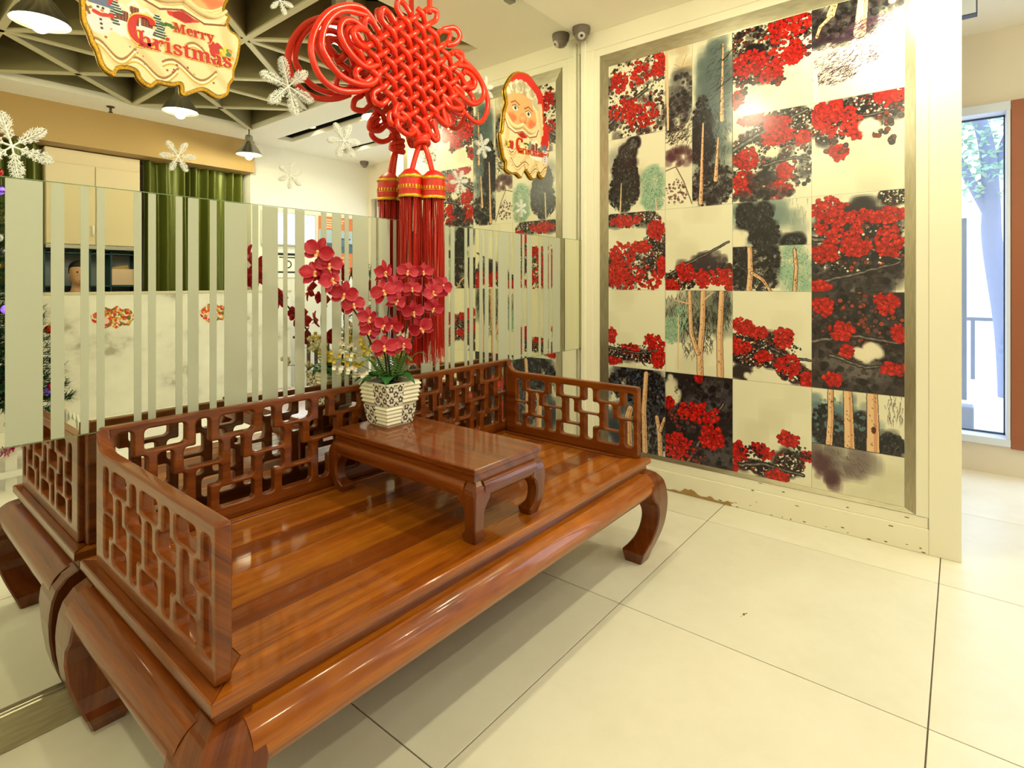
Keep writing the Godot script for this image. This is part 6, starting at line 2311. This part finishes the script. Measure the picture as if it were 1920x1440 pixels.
func build_fir() -> void:
	var c := V(-2.72, 0.0, 2.98)
	var f := thing("christmas_tree", "green artificial christmas tree with baubles and lights at the left", "christmas tree", c)
	var b := MB.new()
	b.tube(PackedVector3Array([V(0, 0, 0), V(0, 2.36, 0)]), 0.03, 8, false, 0.008)
	put("trunk", b, mat(c8(70, 52, 34), 0.8), f)
	rng.seed = 12
	var green := mat(c8(30, 74, 44), 0.6)
	var boughs := []
	for v in 5:
		b = MB.new()
		b.tube(PackedVector3Array([V(0, 0, 0), V(0.5, -0.08, 0), V(1, -0.1, 0)]), 0.008, 4)
		for s in 260:
			var u := 0.08 + 0.92 * rng.randf()
			var q := V(u, -0.08 * u, 0)
			var nd := V(rr(0.3, 1.0), rr(-0.8, 0.8), rr(-1, 1)).normalized()
			var w := nd.cross(V(0.3, 0.9, 0.2)).normalized() * 0.007
			b.face(q - w, q + w, q + nd * 0.13 + w * 0.4, q + nd * 0.13 - w * 0.4, q - V(0, 1, 0))
		boughs.append(b.mesh(green))
	for k in 230:
		var y := 0.5 + 1.82 * pow((k + 0.5) / 230.0, 1.2)
		var L := 0.6 * (1.0 - y / 2.42) + 0.05
		var o := put_mesh("bough", boughs[k % 5], f)
		o.transform = Transform3D(Basis(Vector3.UP, k * 2.39996).scaled(Vector3(L, L * 0.9, L)), V(0, y, 0))
	var cols := [c8(196, 24, 30), c8(224, 180, 60), c8(120, 60, 200), c8(210, 210, 214), c8(200, 40, 90)]
	for k in 70:
		b = MB.new()
		var y := 0.25 + 1.8 * rng.randf()
		var r := 0.6 * (1.0 - y / 2.42) + 0.04
		var an := rng.randf() * TAU
		var prof := []
		for q in 9:
			prof.append(Vector2(maxf(0.0005, 0.03 * sin(PI * q / 8.0)), -0.03 * cos(PI * q / 8.0)))
		b.lathe(prof, 12, Transform3D(Basis(), V(cos(an) * r, y, sin(an) * r)))
		var m := mat(cols[k % 5], 0.2, 0.6)
		if k % 5 == 2:
			m = mat(c8(190, 150, 255), 0.4)
			m.emission_enabled = true
			m.emission = Color(0.5, 0.25, 1.0)
			m.emission_energy_multiplier = 1.5
		put("fairy_light" if k % 5 == 2 else "bauble", b, m, f)
	for k in 2:
		b = MB.new()
		var col: Color = [c8(200, 170, 60), c8(200, 202, 206)][k]
		for s in 900:
			var t := s / 900.0
			var y := 0.25 + 1.9 * t
			var r := 0.6 * (1.0 - y / 2.42) + 0.04
			var an := t * TAU * 5.0 + k * 1.6
			var q := V(cos(an) * r, y, sin(an) * r)
			var nd := V(rr(-1, 1), rr(-1, 1), rr(-1, 1)).normalized()
			var w := nd.cross(V(0.3, 0.9, 0.2)).normalized() * 0.002
			b.face(q - w, q + w, q + nd * 0.03 + w, q + nd * 0.03 - w, q - V(0, 1, 0))
		var g := put("garland", b, mat(col, 0.25, 0.8), f)
		g.set_meta("kind", "stuff")
	# white picket fence round it
	var fe := thing("picket_fence", "low white picket fence round the christmas tree", "fence")
	var x0 := -3.22
	var x1 := -2.24
	var z0 := 2.56
	var z1 := 3.45
	for e in [[V(x0, 0, z0), V(x1, 0, z0)], [V(x1, 0, z0), V(x1, 0, z1)]]:
		var d: Vector3 = e[1] - e[0]
		var n := int(d.length() / 0.098)
		var t0 := Transform3D(Basis(d.normalized(), Vector3.UP, d.normalized().cross(Vector3.UP)), e[0])
		for k in n:
			b = MB.new()
			var u := (k + 0.5) * d.length() / n
			var poly := PackedVector2Array([Vector2(u - 0.028, 0.0), Vector2(u + 0.028, 0.0), Vector2(u + 0.028, 0.36), Vector2(u, 0.4), Vector2(u - 0.028, 0.36)])
			b.prism(poly, -0.006, 0.006, 0.001, t0 * Transform3D(Basis(V(1, 0, 0), V(0, 0, 1), V(0, 1, 0)), Vector3.ZERO))
			put("picket", b, M.white, fe)
		for yy in [0.1, 0.26]:
			b = MB.new()
			b.box(V(d.length() / 2, yy, -0.014), V(d.length(), 0.04, 0.014), 0.001, t0)
			put("rail", b, M.white, fe)
	b = MB.new()
	for s in 1100:
		var t := s / 1100.0
		var u := lerpf(x0, x1, t)
		var q := V(u, 0.3 - 0.07 * absf(sin(t * 9.0)), z0 - 0.02) + V(rr(-0.02, 0.02), rr(-0.02, 0.02), rr(-0.01, 0.01))
		var nd := V(rr(-1, 1), rr(-1, 1), rr(-1, 0.4)).normalized()
		var w := nd.cross(V(0.3, 0.9, 0.2)).normalized() * 0.0025
		b.face(q - w, q + w, q + nd * 0.032 + w, q + nd * 0.032 - w, q - V(0, 1, 0))
	var ti := put("tinsel", b, mat(c8(206, 20, 110), 0.3, 0.6))
	tag(ti, "magenta tinsel garland draped along the white picket fence", "tinsel")

func _ready() -> void:
	set_view()
	make_materials()
	build_room()
	build_mural()
	build_mirror()
	build_bed()
	build_table()
	build_pot()
	build_orchid()
	build_knot()
	build_lamps()
	build_cameras()
	build_plaque(V(-0.636, 2.246, 0.003), false, "smaller bearded man's face plaque in red hat before the reflected mural")
	build_plaque(V(-2.586, 2.262, 0.003), true, "larger Merry Christmas beard plaque at the upper left of the mirror")
	build_flakes()
	build_lobby()
